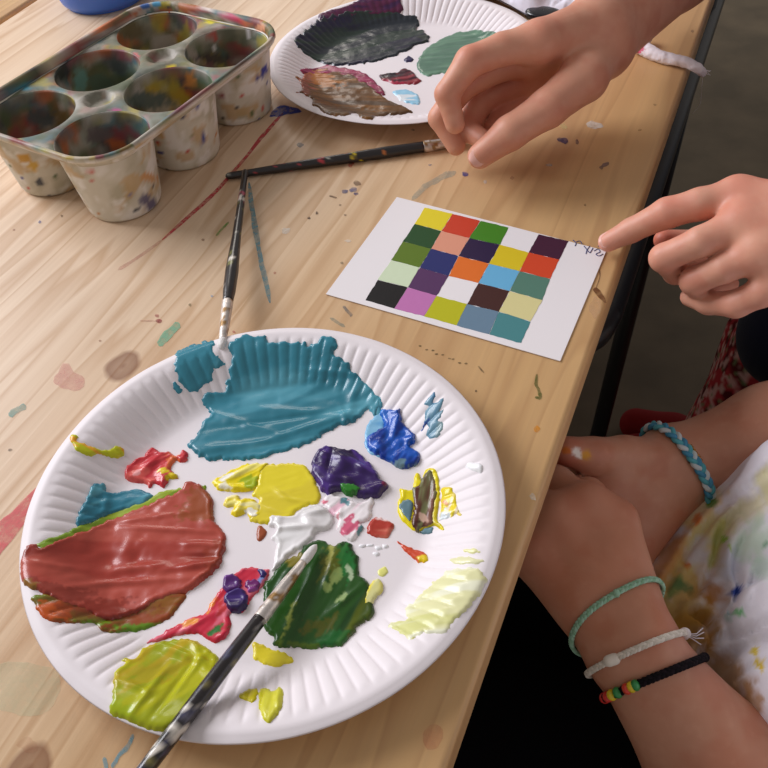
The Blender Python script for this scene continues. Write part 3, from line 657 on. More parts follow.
# cream yellow on the right rim
paint(plate, 'paint_patch', [(418, 597), (428, 586), (440, 576), (448, 570), (462, 568), (474, 568), (484, 572), (487, 580), (484, 590), (478, 598), (468, 610), (456, 622), (448, 632), (438, 636), (428, 634), (418, 636), (408, 640), (402, 636), (396, 630), (386, 626), (398, 622), (408, 618), (404, 608), (412, 602)],
      [((226, 224, 172), 1), ((212, 212, 140), .35), ((236, 236, 208), .3)], t=.0008, sp=.0009, ang=-8, wave=(24, 220), jag=1.2, zones=[(418, 639, 10, 2, -6, (226, 220, 60), .9)], label='pale cream-yellow paint over the right flutes')
paint(plate, 'paint_patch', [(462, 549), (472, 548), (482, 552), (474, 554), (464, 552)], [((232, 230, 170), 1)], t=.0004, sp=.0006)
paint(plate, 'paint_patch', [(450, 560), (462, 556), (478, 558), (484, 562), (470, 565), (455, 564)], [((228, 226, 180), 1)], t=.0004, sp=.0007)
# magenta streak with violet blobs
paint(plate, 'paint_patch', [(146, 643), (160, 634), (174, 626), (186, 620), (196, 616), (206, 612), (212, 600), (218, 592), (228, 580), (240, 570), (252, 567), (262, 570), (270, 569), (268, 578), (262, 588), (254, 596), (248, 606), (240, 614), (230, 614), (232, 624), (229, 634), (222, 641), (212, 643), (204, 638), (198, 634), (184, 635), (168, 639), (154, 643)], [((204, 40, 66), 1), ((226, 110, 130), .35), ((170, 24, 60), .25)], t=.0013, sp=.0007, ang=40, wave=(26, 200), zones=[(208, 604, 7, 9, 30, (230, 140, 24), .95), (184, 623, 12, 4, -10, (232, 150, 40), .9), (216, 630, 10, 5, -25, (40, 110, 40), 1), (221, 606, 7, 9, 10, (196, 34, 26), .8), (262, 576, 4, 8, 20, (90, 140, 200), .9)], lumps=[(200, 622, 30, 3, -30, .0008), (226, 634, 10, 3, -30, .001)], label='long raspberry pink streak')
VI = (56, 22, 92)
paint(plate, 'paint_patch', [(223, 584), (227, 576), (234, 575), (241, 580), (242, 588), (236, 594), (228, 594), (223, 590)], [((84, 34, 110), 1), ((120, 60, 150), .3)], t=.0026, lift=.0006, sp=.0006, label='purple blob', rough_=1.4)
paint(plate, 'paint_patch', [(224, 598), (230, 592), (240, 589), (247, 594), (249, 602), (246, 610), (238, 614), (230, 612), (225, 606)], [((40, 18, 78), 1), ((60, 34, 110), .3)], t=.003, lift=.0006, sp=.0006, label='dark violet blob')
paint(plate, 'paint_patch', [(244, 584), (250, 580), (258, 581), (262, 586), (256, 592), (248, 593)], [((110, 30, 104), 1), ((150, 70, 150), .3)], t=.002, lift=.0006, sp=.0006)
paint(plate, 'paint_patch', [(257, 571), (264, 570), (268, 574), (264, 580), (259, 577)], [((44, 30, 104), 1)], t=.0014, lift=.0006, sp=.0006)
# lime-yellow lower left
paint(plate, 'paint_patch', [(113, 686), (113, 676), (118, 668), (126, 664), (122, 660), (126, 657), (134, 658), (142, 650), (152, 645), (166, 641), (180, 639), (192, 639), (204, 645), (212, 652), (219, 658), (219, 668), (212, 684), (200, 700), (186, 716), (170, 730), (160, 733), (140, 727), (128, 722), (112, 716), (109, 708), (112, 700)],
      [((186, 186, 14), 1), ((196, 170, 24), .35), ((160, 168, 16), .4)], t=.0024, fl=.15, sp=.0009, ang=44, wave=(14, 130), lumps=[(185, 655, 40, 4, 22, .0016), (150, 690, 3, 34, 38, .0012), (172, 690, 3, 34, 38, -.001), (134, 686, 14, 3, 20, .0016), (192, 672, 3, 26, 38, .001), (200, 656, 4, 14, -25, .0014)], zones=[(150, 672, 40, 12, -10, (190, 160, 26), .55), (122, 712, 14, 8, 20, (160, 180, 10), .8)], label='thick acid yellow-green paint')
paint(plate, 'paint_patch', [(252, 642), (258, 642), (264, 645), (272, 649), (284, 652), (292, 658), (294, 663), (284, 665), (276, 667), (266, 665), (262, 663), (253, 659), (253, 650)], [((230, 212, 50), 1), ((216, 196, 40), .4)], t=.0009, sp=.0007, label='soft yellow dab below the green')
paint(plate, 'paint_patch', [(238, 696), (246, 690), (256, 688), (258, 696), (254, 703), (246, 701)], [((206, 192, 16), 1)], t=.001, sp=.0006)
paint(plate, 'paint_patch', [(259, 690), (268, 689), (274, 690), (281, 687), (284, 694), (283, 706), (278, 715), (270, 723), (264, 720), (259, 709)], [((196, 190, 18), 1), ((210, 206, 60), .3)], t=.0014, sp=.0006, ang=80, lumps=[(277, 700, 3, 12, 0, .0014)], label='acid yellow dab on the near flutes')
# palette of the far plate
paint(plate2, 'paint_patch', [(318, 18), (326, 12), (338, 8), (350, 5), (360, 0), (372, -6), (396, -6), (402, 4), (402, 12), (380, 16), (350, 18), (330, 24)], [((88, 30, 66), 1), ((60, 26, 70), .4)], t=.0012, sp=.0014, ang=10, label='plum paint along the far edge')
dk = [(294, 40), (299, 34), (303, 35), (304, 28), (308, 30), (310, 24), (314, 26), (316, 19), (320, 22), (323, 14), (328, 19), (332, 12), (337, 17), (344, 12), (356, 11), (372, 10), (386, 12), (398, 12), (404, 15), (412, 15), (418, 16), (419, 24), (417, 30), (424, 31), (430, 37), (429, 43), (418, 44), (408, 50), (396, 56), (380, 61), (356, 65), (334, 66), (318, 62), (304, 54), (298, 48)]
paint(plate2, 'paint_patch', dk, [((36, 42, 50), 1), ((30, 28, 52), .4), ((40, 54, 48), .4)], t=.0016, sp=.0013, ang=14, curve=1, wave=(14, 160), label='near-black green paint', zones=[(425, 38, 6, 5, 0, (40, 50, 38), .8), (330, 24, 20, 6, -20, (34, 26, 60), .7)])
paint(plate2, 'paint_patch', [(300, 72), (304, 69), (318, 68), (330, 66), (344, 68), (360, 72), (370, 77), (378, 84), (386, 95), (376, 94), (360, 84), (336, 76), (310, 76)], [((150, 40, 84), 1), ((120, 26, 60), .4)], t=.0016, sp=.0011, ang=-10, label='magenta edge of the ochre paint')
paint(plate2, 'paint_patch', [(294, 77), (302, 79), (304, 74), (312, 71), (330, 70), (350, 75), (368, 84), (380, 94), (392, 102), (404, 107), (414, 112), (396, 115), (380, 116), (372, 120), (362, 119), (356, 115), (344, 116), (332, 116), (324, 114), (318, 108), (311, 105), (312, 100), (304, 95), (296, 92), (302, 90), (300, 83)], [((100, 62, 14), 1), ((132, 82, 14), .4), ((84, 56, 28), .4)], t=.0016, sp=.0012, ang=-10, wave=(14, 160), zones=[(318, 78, 22, 8, 10, (176, 104, 30), .8), (304, 84, 8, 12, 0, (160, 82, 70), .7), (350, 113, 40, 5, 5, (104, 80, 56), .8)], label='ochre brown paint')
paint(plate2, 'paint_patch', [(378, 77), (386, 74), (396, 73), (402, 70), (410, 71), (418, 78), (421, 82), (412, 85), (400, 84), (388, 83)], [((140, 34, 50), 1), ((60, 20, 36), .3)], t=.0016, sp=.001, zones=[(388, 76, 10, 2.5, -5, (34, 30, 40), .9), (392, 83, 10, 2, 5, (190, 50, 80), .8)], label='crimson dab with a black streak')
paint(plate2, 'paint_patch', [(403, 60), (408, 56), (414, 59), (411, 62), (405, 62)], [((44, 36, 78), 1)], t=.001, sp=.0009)
paint(plate2, 'paint_patch', [(392, 92), (400, 90), (412, 91), (418, 96), (420, 104), (410, 104), (400, 100)], [((150, 204, 232), 1), ((226, 234, 240), .5)], t=.001, sp=.001, label='pale blue and white dab')
paint(plate2, 'paint_patch', [(420, 56), (416, 66), (424, 76), (440, 74), (462, 70), (486, 60), (500, 46), (498, 34), (480, 30), (460, 32), (444, 38), (432, 44)], [((104, 140, 118), 1), ((88, 122, 104), .4)], t=.001, sp=.0014, label='sage green paint')

# ------------------------------------------------------------------ paint card
card_c = (U(397, 198)+U(606, 252)+U(560, 362)+U(326, 295))/4
card = empty('paint_card', (card_c[0], card_c[1], 0), 'white postcard with a painted grid of twenty-five coloured squares', 'card')
CARDM = mat('white_card', (236, 230, 232), .55, .3)
cc = [U(397, 198), U(606, 252), U(560, 362), U(326, 295)]
cw = .1502/2; chh = .105/2
ang_c = math.atan2((cc[1]-cc[0]+cc[2]-cc[3])[1], (cc[1]-cc[0]+cc[2]-cc[3])[0])
CX = np.array([math.cos(ang_c), math.sin(ang_c), 0]); CY = np.array([-CX[1], CX[0], 0]); CC = np.array([card_c[0], card_c[1], 0])
V = []; Fc = []
for zt in (.0004, .0009):
    for sx, sy in ((-1, -1), (1, -1), (1, 1), (-1, 1)):
        V.append(cc[{(-1, -1): 3, (1, -1): 2, (1, 1): 1, (-1, 1): 0}[sx, sy]]*np.array([1, 1, 0])+ZV*zt)
Fc = [(4, 5, 6, 7), (3, 2, 1, 0), (0, 1, 5, 4), (1, 2, 6, 5), (2, 3, 7, 6), (3, 0, 4, 7)]
mesh('sheet', V, Fc, CARDM, card, smooth=False)
SW = [[(226, 206, 40), (200, 62, 36), (66, 128, 28), (232, 226, 228), (66, 24, 50)],
      [(34, 74, 34), (220, 150, 124), (40, 22, 62), (216, 190, 30), (208, 70, 36)],
      [(92, 118, 30), (38, 44, 104), (222, 110, 36), (104, 174, 214), (84, 124, 108)],
      [(208, 222, 190), (84, 48, 92), (234, 228, 230), (66, 32, 28), (216, 206, 148)],
      [(18, 14, 16), (192, 116, 176), (186, 184, 22), (104, 130, 152), (72, 132, 136)]]
NM = [['yellow', 'vermilion', 'leaf green', 'white', 'dark plum'], ['bottle green', 'salmon pink', 'dark indigo', 'golden yellow', 'red-orange'], ['olive', 'navy blue', 'orange', 'sky blue', 'grey-green'], ['pale mint', 'purple', 'white', 'dark brown', 'pale yellow'], ['black', 'orchid pink', 'lime yellow', 'grey-blue', 'teal']]
GC = [U(425, 208.5), U(568.5, 242.6), U(521, 344.5), U(365, 301)]
def gpt(i, j):
    a = GC[0]+(GC[1]-GC[0])*i/5; b = GC[3]+(GC[2]-GC[3])*i/5
    return a+(b-a)*j/5
gj = {(i, j): (rng.rand(2)-.5)*.0011 for i in range(6) for j in range(6)}
for j in range(5):
    for i in range(5):
        if SW[j][i][0] > 230: continue
        cs = [(i, j), (i+1, j), (i+1, j+1), (i, j+1)]
        cen = (gpt(i, j)+gpt(i+1, j+1))/2
        P = []
        for k in range(4):
            a, b = [gpt(*q)+np.array([*gj[q], 0]) for q in (cs[k], cs[(k+1) % 4])]
            a = cen+(a-cen)*.99; b = cen+(b-cen)*.99
            for t in np.linspace(0, 1, 7, endpoint=False):
                q = a+(b-a)*t; P.append(q + (np.array([noise(q[0]*700, q[1]*700, s=k+i*7+j*31), noise(q[0]*700, q[1]*700, s=k+99+i*7+j*31), 0])-.5)*np.array([.0006, .0006, 0]))
        n = len(P); V = [p*np.array([1, 1, 0])+ZV*.00105 for p in P]+[p*np.array([1, 1, 0])+ZV*.0009 for p in P]
        Fc = [tuple(range(n))]+[(k, k+n, (k+1) % n+n, (k+1) % n) for k in range(n)]
        a_ = np.array(V[:n]); s_ = sum(a_[k][0]*a_[(k+1) % n][1]-a_[(k+1) % n][0]*a_[k][1] for k in range(n))
        if s_ < 0: Fc = [f[::-1] for f in Fc]
        mesh('colour_square', V, Fc, mat('square_'+NM[j][i].replace(' ', '_'), SW[j][i], .6, .3, bump=(260, .25, .0004)), card, smooth=False, label=NM[j][i]+' painted square')
INK = mat('blue_grey_ink', (66, 70, 118), .6, .3)
strokes = [[(573, 240), (576, 243), (575, 246)], [(576, 242), (580, 241), (582, 244)], [(584, 246), (588, 251), (590, 253)], [(590, 246), (587, 250), (586, 254)], [(590, 253), (593, 248)], [(594, 251), (598, 249), (600, 252), (596, 254), (599, 256), (603, 254)], [(598, 246), (603, 248)]]
parts = []
for s_ in strokes:
    parts.append(tube_vf(smooth_path([U(x, y, .0010) for x, y in s_], 4), .00030, 6))
V, Fc = join_vf(parts); mesh('handwriting', V, Fc, INK, card, label='short blue-grey pen marks in the corner')

# ------------------------------------------------------------------ brushes
HND = mat('dark_lacquered_wood', vcol=True, rough=.3, spec=.5, coat=.3)
FER = mat('paint_smeared_metal', vcol=True, rough=.38, spec=.6, metal=.55)
BRI = mat('white_painted_bristle', (226, 222, 220), .5, .4, bump=(900, .5, .0006))
def brush(A, B, r_end, r_fat, r_fer, lf, lb, label, blots, tipr=.0022, tipcol=None):
    """A = far end of the handle, B = bristle tip; lf ferrule length, lb bristle length"""
    A, B = np.array(A), np.array(B); L = np.linalg.norm(B-A); d = (B-A)/L
    o = empty('paint_brush', (A+B)/2, label, 'paintbrush', 'thin dark-handled paintbrushes')
    s1 = L-lf-lb
    ts = np.array([0, .0006, .002, .005, .02, .25*s1, .55*s1, .8*s1, .93*s1, s1])
    rr = np.array([.15, .6, .9, 1., 1.02, 1.15, 1.35, 1.6, 1.5, 1.3]); rr = r_end*rr; rr[-3:] = [r_fat, r_fat*.93, r_fer]
    tt = np.concatenate([ts[:5], np.linspace(.02, s1, 60)[1:]]); R_ = np.interp(tt, ts, rr)
    V, Fc = tube_vf([A+d*t for t in tt], R_, 16)
    V = np.array(V); sd = rng.randint(9999)
    c = np.tile(lin((30, 24, 26)), (len(V), 1))
    q = noise(V[:, 0]*420, V[:, 1]*420, V[:, 2]*420, s=sd)
    tcur = (V-A)@d
    for (rgb, thr, t0, t1) in blots:
        m = (tcur > t0*s1) & (tcur < t1*s1)
        q = fbm(V[:, 0]*170, V[:, 1]*170, V[:, 2]*170, s=sd+int(thr*1000)+rgb[0], o=3)
        c = blend(c, rgb, sstep(thr+.025, thr+.055, q)*m*.9)
    mesh('handle', V, Fc, HND, o, col=c)
    tt = np.array([s1-.0004, s1, s1+.003, s1+.0034, s1+.0045, s1+.005, s1+lf*.5, s1+lf*.85, s1+lf])
    tt = np.unique(np.concatenate([tt, np.linspace(s1, s1+lf, 24)]))
    R_ = np.interp(tt, [s1, s1+lf*.6, s1+lf], [r_fer*1.08, r_fer*.95, tipr]) + .0002*np.exp(-((tt-s1-.004)/.0006)**2)
    V, Fc = tube_vf([A+d*t for t in tt], R_, 16); V = np.array(V)
    c = np.tile(lin((196, 188, 182)), (len(V), 1))
    q = fbm(V[:, 0]*200, V[:, 1]*200, V[:, 2]*200, s=sd+5, o=2); c = blend(c, (150, 116, 70), sstep(.5, .62, q))
    q = fbm(V[:, 0]*260, V[:, 1]*260, V[:, 2]*260, s=sd+8, o=2); c = blend(c, (226, 216, 208), sstep(.5, .6, q))
    mesh('ferrule', V, Fc, FER, o, col=c)
    tt = np.linspace(0, lb, 9); R_ = tipr*np.interp(tt/lb, [0, .35, .75, .93, 1.], [1., 1.25, 1.0, .6, .12])
    mesh('bristles', *tube_vf([A+d*(s1+lf-.0008+t) for t in tt], R_, 14), tipcol or BRI, o)
    return o
WB = (224, 216, 204)
# the long brush in the foreground: tip on the dark green, shaft over the near rim
Bt = plate.hit(319, 549) + ZV*.0052
rim_ = U(168, 740, .0215)
dv = (rim_-Bt)/np.linalg.norm(rim_-Bt)
s_f = np.linalg.norm(U(262, 620, .012)-Bt)
brush(Bt+dv*.235, Bt, .0023, .0036, .0031, s_f-.012, .012, 'long dark brush lying across the near plate, its white tip in the dark green paint', [(WB, .62, .3, 1), ((120, 110, 60), .66, .2, 1), ((60, 60, 90), .6, .4, .9)], tipr=.0019)
# brush leaning on the far rim of the near plate
tipL = plate.hit(222, 352)+ZV*.0018
A2 = U(225.5, 176.5, .0031); m2 = U(424, 146, .0046)
endL = U(245.5, 170, .0085)
fL = np.linalg.norm(tipL-(plate.hit(226, 300)*np.array([1, 1, 0])+ZV*.012))
brush(endL, tipL, .0022, .0042, .0031, .034, .008, 'dark brush pointing towards the camera, its tip on the teal paint at the plate rim', [(WB, .66, .0, 1), ((120, 120, 60), .68, .2, 1), ((170, 60, 90), .7, 0, .5)], tipr=.0022)
dv2 = (m2-A2)/np.linalg.norm(m2-A2)
brush(A2, m2+dv2*.034-ZV*.0006, .0027, .0043, .0040, .022, .012, 'dark brush lying crosswise on the table below the waving hand', [((226, 200, 20), .66, .5, .8), ((200, 110, 40), .68, .6, .9), ((190, 190, 180), .7, 0, .6), ((190, 50, 60), .72, 0, .5)], tipr=.0035)

# ------------------------------------------------------------------ cup tray
def NT(n, e, z): return EV*e+NV*n+ZV*z
TC0 = np.array([-.3875, .3755]); TI = np.array([.009, .0695]); TJ = np.array([-.071, .010])
tax = TI/np.linalg.norm(TI); tay = TJ/np.linalg.norm(TJ)
ctr = TC0+TI+TJ/2
tray = empty('cup_tray', NT(ctr[0], ctr[1], 0), 'paint-stained white plastic tray moulded with six deep cups', 'paint tray')
def tw(a, b, z):            # tray coords: a along the three cups, b across the two; origin at centre
    q = ctr + tax*a + tay*b; return NT(q[0], q[1], z)
PL = mat('grubby_white_plastic', vcol=True, rough=.5, spec=.35, bump=(220, .25, .0006))
GR = [((70, 104, 96), .5), ((104, 100, 78), .5), ((112, 52, 34), .42), ((60, 66, 74), .45), ((140, 132, 112), .45), ((200, 100, 40), .34), ((58, 124, 138), .36), ((86, 100, 60), .36), ((150, 60, 70), .3), ((190, 170, 50), .17), ((190, 180, 170), .34)]
def grunge(P, sc=34, base=(140, 140, 122), sd=3, k=1.):
    c = np.tile(lin(base), (len(P), 1))
    for i, (rgb, w) in enumerate(GR):
        q = fbm(P[:, 0]*sc+i*5, P[:, 1]*sc, P[:, 2]*sc*.8, s=sd+i*13, o=3); t = .5+(.5-w*k)*.42
        c = blend(c, rgb, sstep(t-.06, t+.08, q)*.72)
    return c
def outercol(P, sd):
    c = np.tile(lin((214, 208, 192)), (len(P), 1))
    q = fbm(P[:, 0]*60, P[:, 1]*60, P[:, 2]*40, s=sd, o=4); c = blend(c, (176, 168, 140), sstep(.45, .7, q)*.7)
    q = fbm(P[:, 0]*110, P[:, 1]*110, P[:, 2]*60, s=sd+4, o=4); c = blend(c, (236, 232, 226), sstep(.5, .62, q)*.8)
    q = fbm(P[:, 0]*70, P[:, 1]*70, P[:, 2]*70, s=sd+8, o=3); c = blend(c, (196, 160, 104), sstep(.62, .7, q)*.7)
    for i, rgb in enumerate(((40, 56, 140), (200, 70, 60), (90, 110, 70), (60, 60, 70), (196, 130, 60))):
        q = fbm(P[:, 0]*150, P[:, 1]*150, P[:, 2]*110, s=sd+30+i*9, o=3); c = blend(c, rgb, sstep(.80, .83, q))
    return c
TH_, RTOP, RBOT = .060, .0328, .0265
DZ = .0545
NS = 64
cups = []
def ring(a, b, r, z, n=NS): return [tw(a+r*math.cos(2*math.pi*k/n), b+r*math.sin(2*math.pi*k/n), z) for k in range(n)]
Lx, Ly = .0695, .0716
# deck with six round holes, two shallow dimples between the cups, raised rim and outer flange
cen = [((i-1)*Lx, (j-.5)*Ly) for i in range(3) for j in range(2)]
def rrect(hx, hy, r, n=12):
    out = []
    for (sx, sy, a0) in ((1, 1, 0), (-1, 1, 90), (-1, -1, 180), (1, -1, 270)):
        for k in range(n+1):
            a = math.radians(a0+90*k/n); out.append((sx*(hx-r)+r*math.cos(a), sy*(hy-r)+r*math.sin(a)))
    return out
hx, hy = .0695+.0325, .0358+.0325
rr_in = rrect(hx, hy, .030)
pts = [p for p in rr_in]; edges = [(i, (i+1) % len(pts)) for i in range(len(pts))]
for (a, b) in cen:
    o_ = len(pts)
    pts += [(a+RTOP*math.cos(2*math.pi*k/NS), b+RTOP*math.sin(2*math.pi*k/NS)) for k in range(NS)]
    edges += [(o_+k, o_+(k+1) % NS) for k in range(NS)]
gx, gy = np.meshgrid(np.arange(-hx, hx, .0026), np.arange(-hy, hy, .0026)); G = np.stack([gx.ravel(), gy.ravel()], 1)
G = G[inside(G, np.array(rr_in)*.985)]
for (a, b) in cen: G = G[np.hypot(G[:, 0]-a, G[:, 1]-b) > RTOP+.0012]
r = delaunay_2d_cdt([Vector((p[0]*1000, p[1]*1000)) for p in list(pts)+G.tolist()], edges, [], 1, 1e-4)
P2 = np.array([(v.x/1000, v.y/1000) for v in r[0]]); Ft = []
for f in r[2]:
    m_ = P2[list(f)].mean(0)
    if min(np.hypot(m_[0]-a, m_[1]-b) for a, b in cen) > RTOP*.9985: Ft.append(tuple(f))
dm = np.minimum(np.hypot(P2[:, 0]-Lx/2, P2[:, 1]), np.hypot(P2[:, 0]+Lx/2, P2[:, 1]))
zz = DZ - .0045*(1-sstep(.0085, .0115, dm)) + .0009*np.exp(-((dm-.0125)/.0012)**2)
dcup = np.min([np.hypot(P2[:, 0]-a, P2[:, 1]-b) for a, b in cen], 0)-RTOP
zz = zz - .0012*np.exp(-(dcup/.0016)**2)
V = [tw(p[0], p[1], z_) for p, z_ in zip(P2, zz)]
f0 = Ft[0]; q_ = np.cross(V[f0[1]]-V[f0[0]], V[f0[2]]-V[f0[0]])[2]
if q_ < 0: Ft = [f[::-1] for f in Ft]
# rim loops
loops = [(0, DZ), (.0006, DZ+.003), (.0012, TH_-.001), (.0026, TH_+.0004), (.0046, TH_+.0008), (.0056, TH_), (.0060, TH_-.0022), (.0052, TH_-.0036), (.0030, TH_-.0042), (.0018, TH_-.0070), (.0016, TH_-.0080), (.0008, TH_-.0080), (.0004, TH_-.006), (.0, TH_-.0058), (-.0006, DZ-.0012)]
base = len(V); nl = len(rr_in)*10
def rrect3(off):
    q = np.array(rrect(hx+off, hy+off, .030+off)); n = len(q)
    return np.array([q[i]+(q[(i+1) % n]-q[i])*t for i in range(n) for t in np.arange(10)/10.])
for off, z_ in loops: V += [tw(p[0], p[1], z_) for p in rrect3(off)]
Vd = np.array(V)
for i in range(len(loops)-1):
    for k in range(nl):
        l = (k+1) % nl; Ft.append((base+i*nl+k, base+i*nl+l, base+(i+1)*nl+l, base+(i+1)*nl+k))
c = grunge(Vd, 64, (132, 134, 122), 5, .95)
c[base:] = grunge(Vd[base:], 80, (150, 142, 104), 15, 1.15)
c[base+6*nl:] = outercol(Vd[base+6*nl:], 3)
q = fbm(Vd[:, 0]*90, Vd[:, 1]*90, s=78, o=3); c[:base] = blend(c[:base], (112, 114, 98), (.25+.5*sstep(.4, .65, q))[:base])
q = fbm(Vd[:, 0]*40, Vd[:, 1]*40, s=77, o=3)
Xd, Yd = project(Vd[:, 0], Vd[:, 1], Vd[:, 2])
dots = [(22, 20, 214, 86, 20), (16, 48, 216, 88, 24), (172, 68, 236, 208, 20), (188, 72, 236, 150, 50), (196, 76, 232, 140, 60), (157, 4, 70, 150, 190), (145, 6, 40, 90, 160), (134, 57, 200, 60, 60), (110, 115, 210, 70, 150), (115, 112, 216, 70, 150), (210, 22, 226, 210, 30), (73, 130, 60, 90, 180), (82, 124, 70, 110, 190), (38, 60, 176, 62, 22), (48, 50, 206, 104, 26), (62, 43, 190, 60, 40), (100, 28, 214, 120, 70), (235, 20, 214, 60, 90), (248, 24, 230, 130, 90), (260, 28, 240, 170, 130), (228, 16, 210, 80, 120), (206, 8, 236, 220, 210), (26, 88, 60, 140, 160), (130, 122, 236, 240, 246), (134, 120, 236, 240, 246)]
for (x, y, r_, g_, b_) in dots:
    w = 1-sstep(.6, 1.1, np.hypot((Xd-x)/6, (Yd-y)/4)+(q-.5)*1.5)
    c = blend(c, (r_, g_, b_), w*.95)
mesh('rim', Vd, Ft, PL, tray, col=c)
for ci, (a, b) in enumerate(cen):
    prof_in = [(RTOP, DZ-.0012), (RTOP-.0006, DZ-.003), (RTOP-.0012, DZ-.008)]+[(RTOP-.0012-(RTOP-.0012-RBOT+.0008)*t, DZ-.008-(DZ-.014)*t) for t in np.linspace(.06, 1, 18)]+[(RBOT-.003, .0042), (RBOT-.006, .0034), (RBOT*.5, .0032), (.002, .0032)]
    prof_out = [(RTOP+.0001, DZ-.0016), (RTOP+.0003, DZ-.004), (RTOP+.0000, DZ-.008)]+[(RTOP-(RTOP-RBOT-.0005)*t, DZ-.008-(DZ-.0115)*t) for t in np.linspace(.06, 1, 18)]+[(RBOT-.0004, .0012), (RBOT-.002, .0003), (RBOT-.004, .0008), (.002, .0012)]
    V = []; Fc = []
    for pr, rev in ((prof_in, 0), (prof_out, 1)):
        o_ = len(V)
        for (r_, z_) in pr: V += ring(a, b, r_, z_)
        for i in range(len(pr)-1):
            for k in range(NS):
                l = (k+1) % NS; f = (o_+i*NS+k, o_+i*NS+l, o_+(i+1)*NS+l, o_+(i+1)*NS+k); Fc.append(f if rev else f[::-1])
        f = tuple(o_+(len(pr)-1)*NS+k for k in range(NS)); Fc.append(f[::-1] if rev else f)
    o_ = len(prof_in)*NS
    Fc += [(k, (k+1) % NS, o_+(k+1) % NS, o_+k) for k in range(NS)]
    V = np.array(V)
    # flip if needed: outward check on the outer wall
    f = [f for f in Fc if min(f) >= o_+5*NS and len(f) == 4][0]; nn_ = np.cross(V[f[1]]-V[f[0]], V[f[2]]-V[f[0]]); cen3 = tw(a, b, V[f[0]][2])
    if nn_@(V[f[0]]-cen3) < 0: Fc = [g[::-1] for g in Fc]
    c = grunge(V, 44, (150, 152, 134), 40+ci*11, .85)
    qd = fbm(V[:, 0]*50, V[:, 1]*50, V[:, 2]*50, s=5+ci, o=3); c = blend(c, (66, 74, 66), sstep(.45, .66, qd)*.28)
    c[o_:] = outercol(V[o_:], 60+ci*7)
    X, Y = project(V[:, 0], V[:, 1], V[:, 2]); q = fbm(X*.2, Y*.2, s=9)
    for (x, y, rx, ry, rgb) in ((25, 158, 9, 5, (204, 152, 50)), (33, 166, 5, 7, (210, 166, 60)), (40, 182, 6, 5, (64, 68, 78)), (148, 202, 8, 8, (106, 100, 130)), (148, 178, 9, 5, (212, 156, 100)), (90, 171, 4, 3, (204, 90, 84)), (132, 194, 2, 3, (60, 90, 170)), (258, 78, 3, 5, (36, 48, 140)), (263, 74, 3, 7, (36, 48, 140)), (266, 70, 2, 7, (40, 50, 150)), (203, 138, 2, 9, (50, 70, 150)), (184, 118, 4, 2, (40, 44, 90)), (160, 130, 6, 14, (214, 176, 120)), (196, 106, 5, 2, (50, 70, 150)), (222, 96, 3, 3, (150, 60, 60))):
        w = 1-sstep(.6, 1.1, np.hypot((X-x)/rx, (Y-y)/ry)+(q-.5)*1.2); w[:o_] = 0
        c = blend(c, rgb, w*.95)
    for (x, y, rx, ry, rgb) in ((214, 48, 2, 5, (226, 220, 220)), (248, 33, 2, 7, (232, 226, 228)), (212, 36, 5, 5, (196, 70, 60)), (208, 28, 4, 3, (216, 206, 40)), (190, 80, 6, 12, (214, 140, 70)), (60, 70, 10, 14, (40, 44, 44)), (40, 118, 16, 10, (70, 84, 88)), (80, 80, 8, 12, (110, 160, 150)), (130, 30, 14, 12, (104, 92, 60)), (150, 100, 22, 10, (70, 90, 84)), (100, 135, 16, 8, (104, 90, 92)), (215, 58, 20, 6, (58, 52, 62))):
        w = 1-sstep(.6, 1.2, np.hypot((X-x)/rx, (Y-y)/ry)+(q-.5)*1.); w[o_:] = 0
        c = blend(c, rgb, w*.85)
    mesh('cup', V, Fc, PL, tray, col=c)

# ------------------------------------------------------------------ blue bowl behind the tray
BL = mat('blue_plastic', (66, 116, 214), .4, .5, sss=.1, scale=.01)
bp_ = U(106, -2, 0)
bowl = empty('plastic_bowl', (bp_[0], bp_[1], 0), 'blue plastic bowl behind the cup tray at the top edge', 'bowl')
prof = [(.001, .0030), (.032, .0030), (.042, .0070), (.049, .046), (.051, .050), (.0525, .0494), (.051, .045), (.0455, .010), (.040, .0015), (.036, .0004), (.001, .0012)]
prof = smooth_path([np.array(p) for p in prof], 4)
V = []; Fc = []; n = 72
for (r_, z_) in prof: V += [(bp_[0]+max(r_, .0005)*math.cos(2*math.pi*k/n), bp_[1]+max(r_, .0005)*math.sin(2*math.pi*k/n), max(z_, .0004)) for k in range(n)]
for i in range(len(prof)-1):
    for k in range(n): l = (k+1) % n; Fc.append((i*n+k, i*n+l, (i+1)*n+l, (i+1)*n+k))
mesh('shell', V, Fc, BL, bowl)

# ------------------------------------------------------------------ rag and twisted strip of cotton
RAG = mat('white_cotton', vcol=True, rough=.9, spec=.1, sheen=.2, bump=(700, .3, .0006))
gx, gy = np.meshgrid(np.linspace(0, 1, 110), np.linspace(0, 1, 70), indexing='ij')
c0, c1, c2, c3 = [U(x, y, .0) for x, y in ((470, 14), (604, 26), (650, -60), (480, -70))]
P = c0+(c1-c0)*gx[..., None]*(1-gy[..., None])+(c3-c0)*gy[..., None]*(1-gx[..., None])+(c2-c0)*(gx*gy)[..., None]
P[..., 0] += .006*(noise(gx*9, gy*9, s=4)-.5); P[..., 1] += .008*(noise(gx*11, gy*5, s=5)-.5)
edge_ = np.minimum(np.minimum(gx, 1-gx), np.minimum(gy, 1-gy)); eh = sstep(0, .12, edge_)
wz = .002+eh*(.004+.013*np.abs(fbm(gx*7, gy*7, s=6)-.5)*2+.004*fbm(gx*14, gy*14, s=8))
rp2 = np.hypot(P[..., 0]-.0459, P[..., 1]-.6654)   # rides over the rim of the far plate
wz = wz + .021*(1-sstep(PR-.004, PR+.03, rp2))
P[..., 2] = wz
V = P.reshape(-1, 3); n0, n1 = gx.shape; idx = np.arange(n0*n1).reshape(n0, n1)
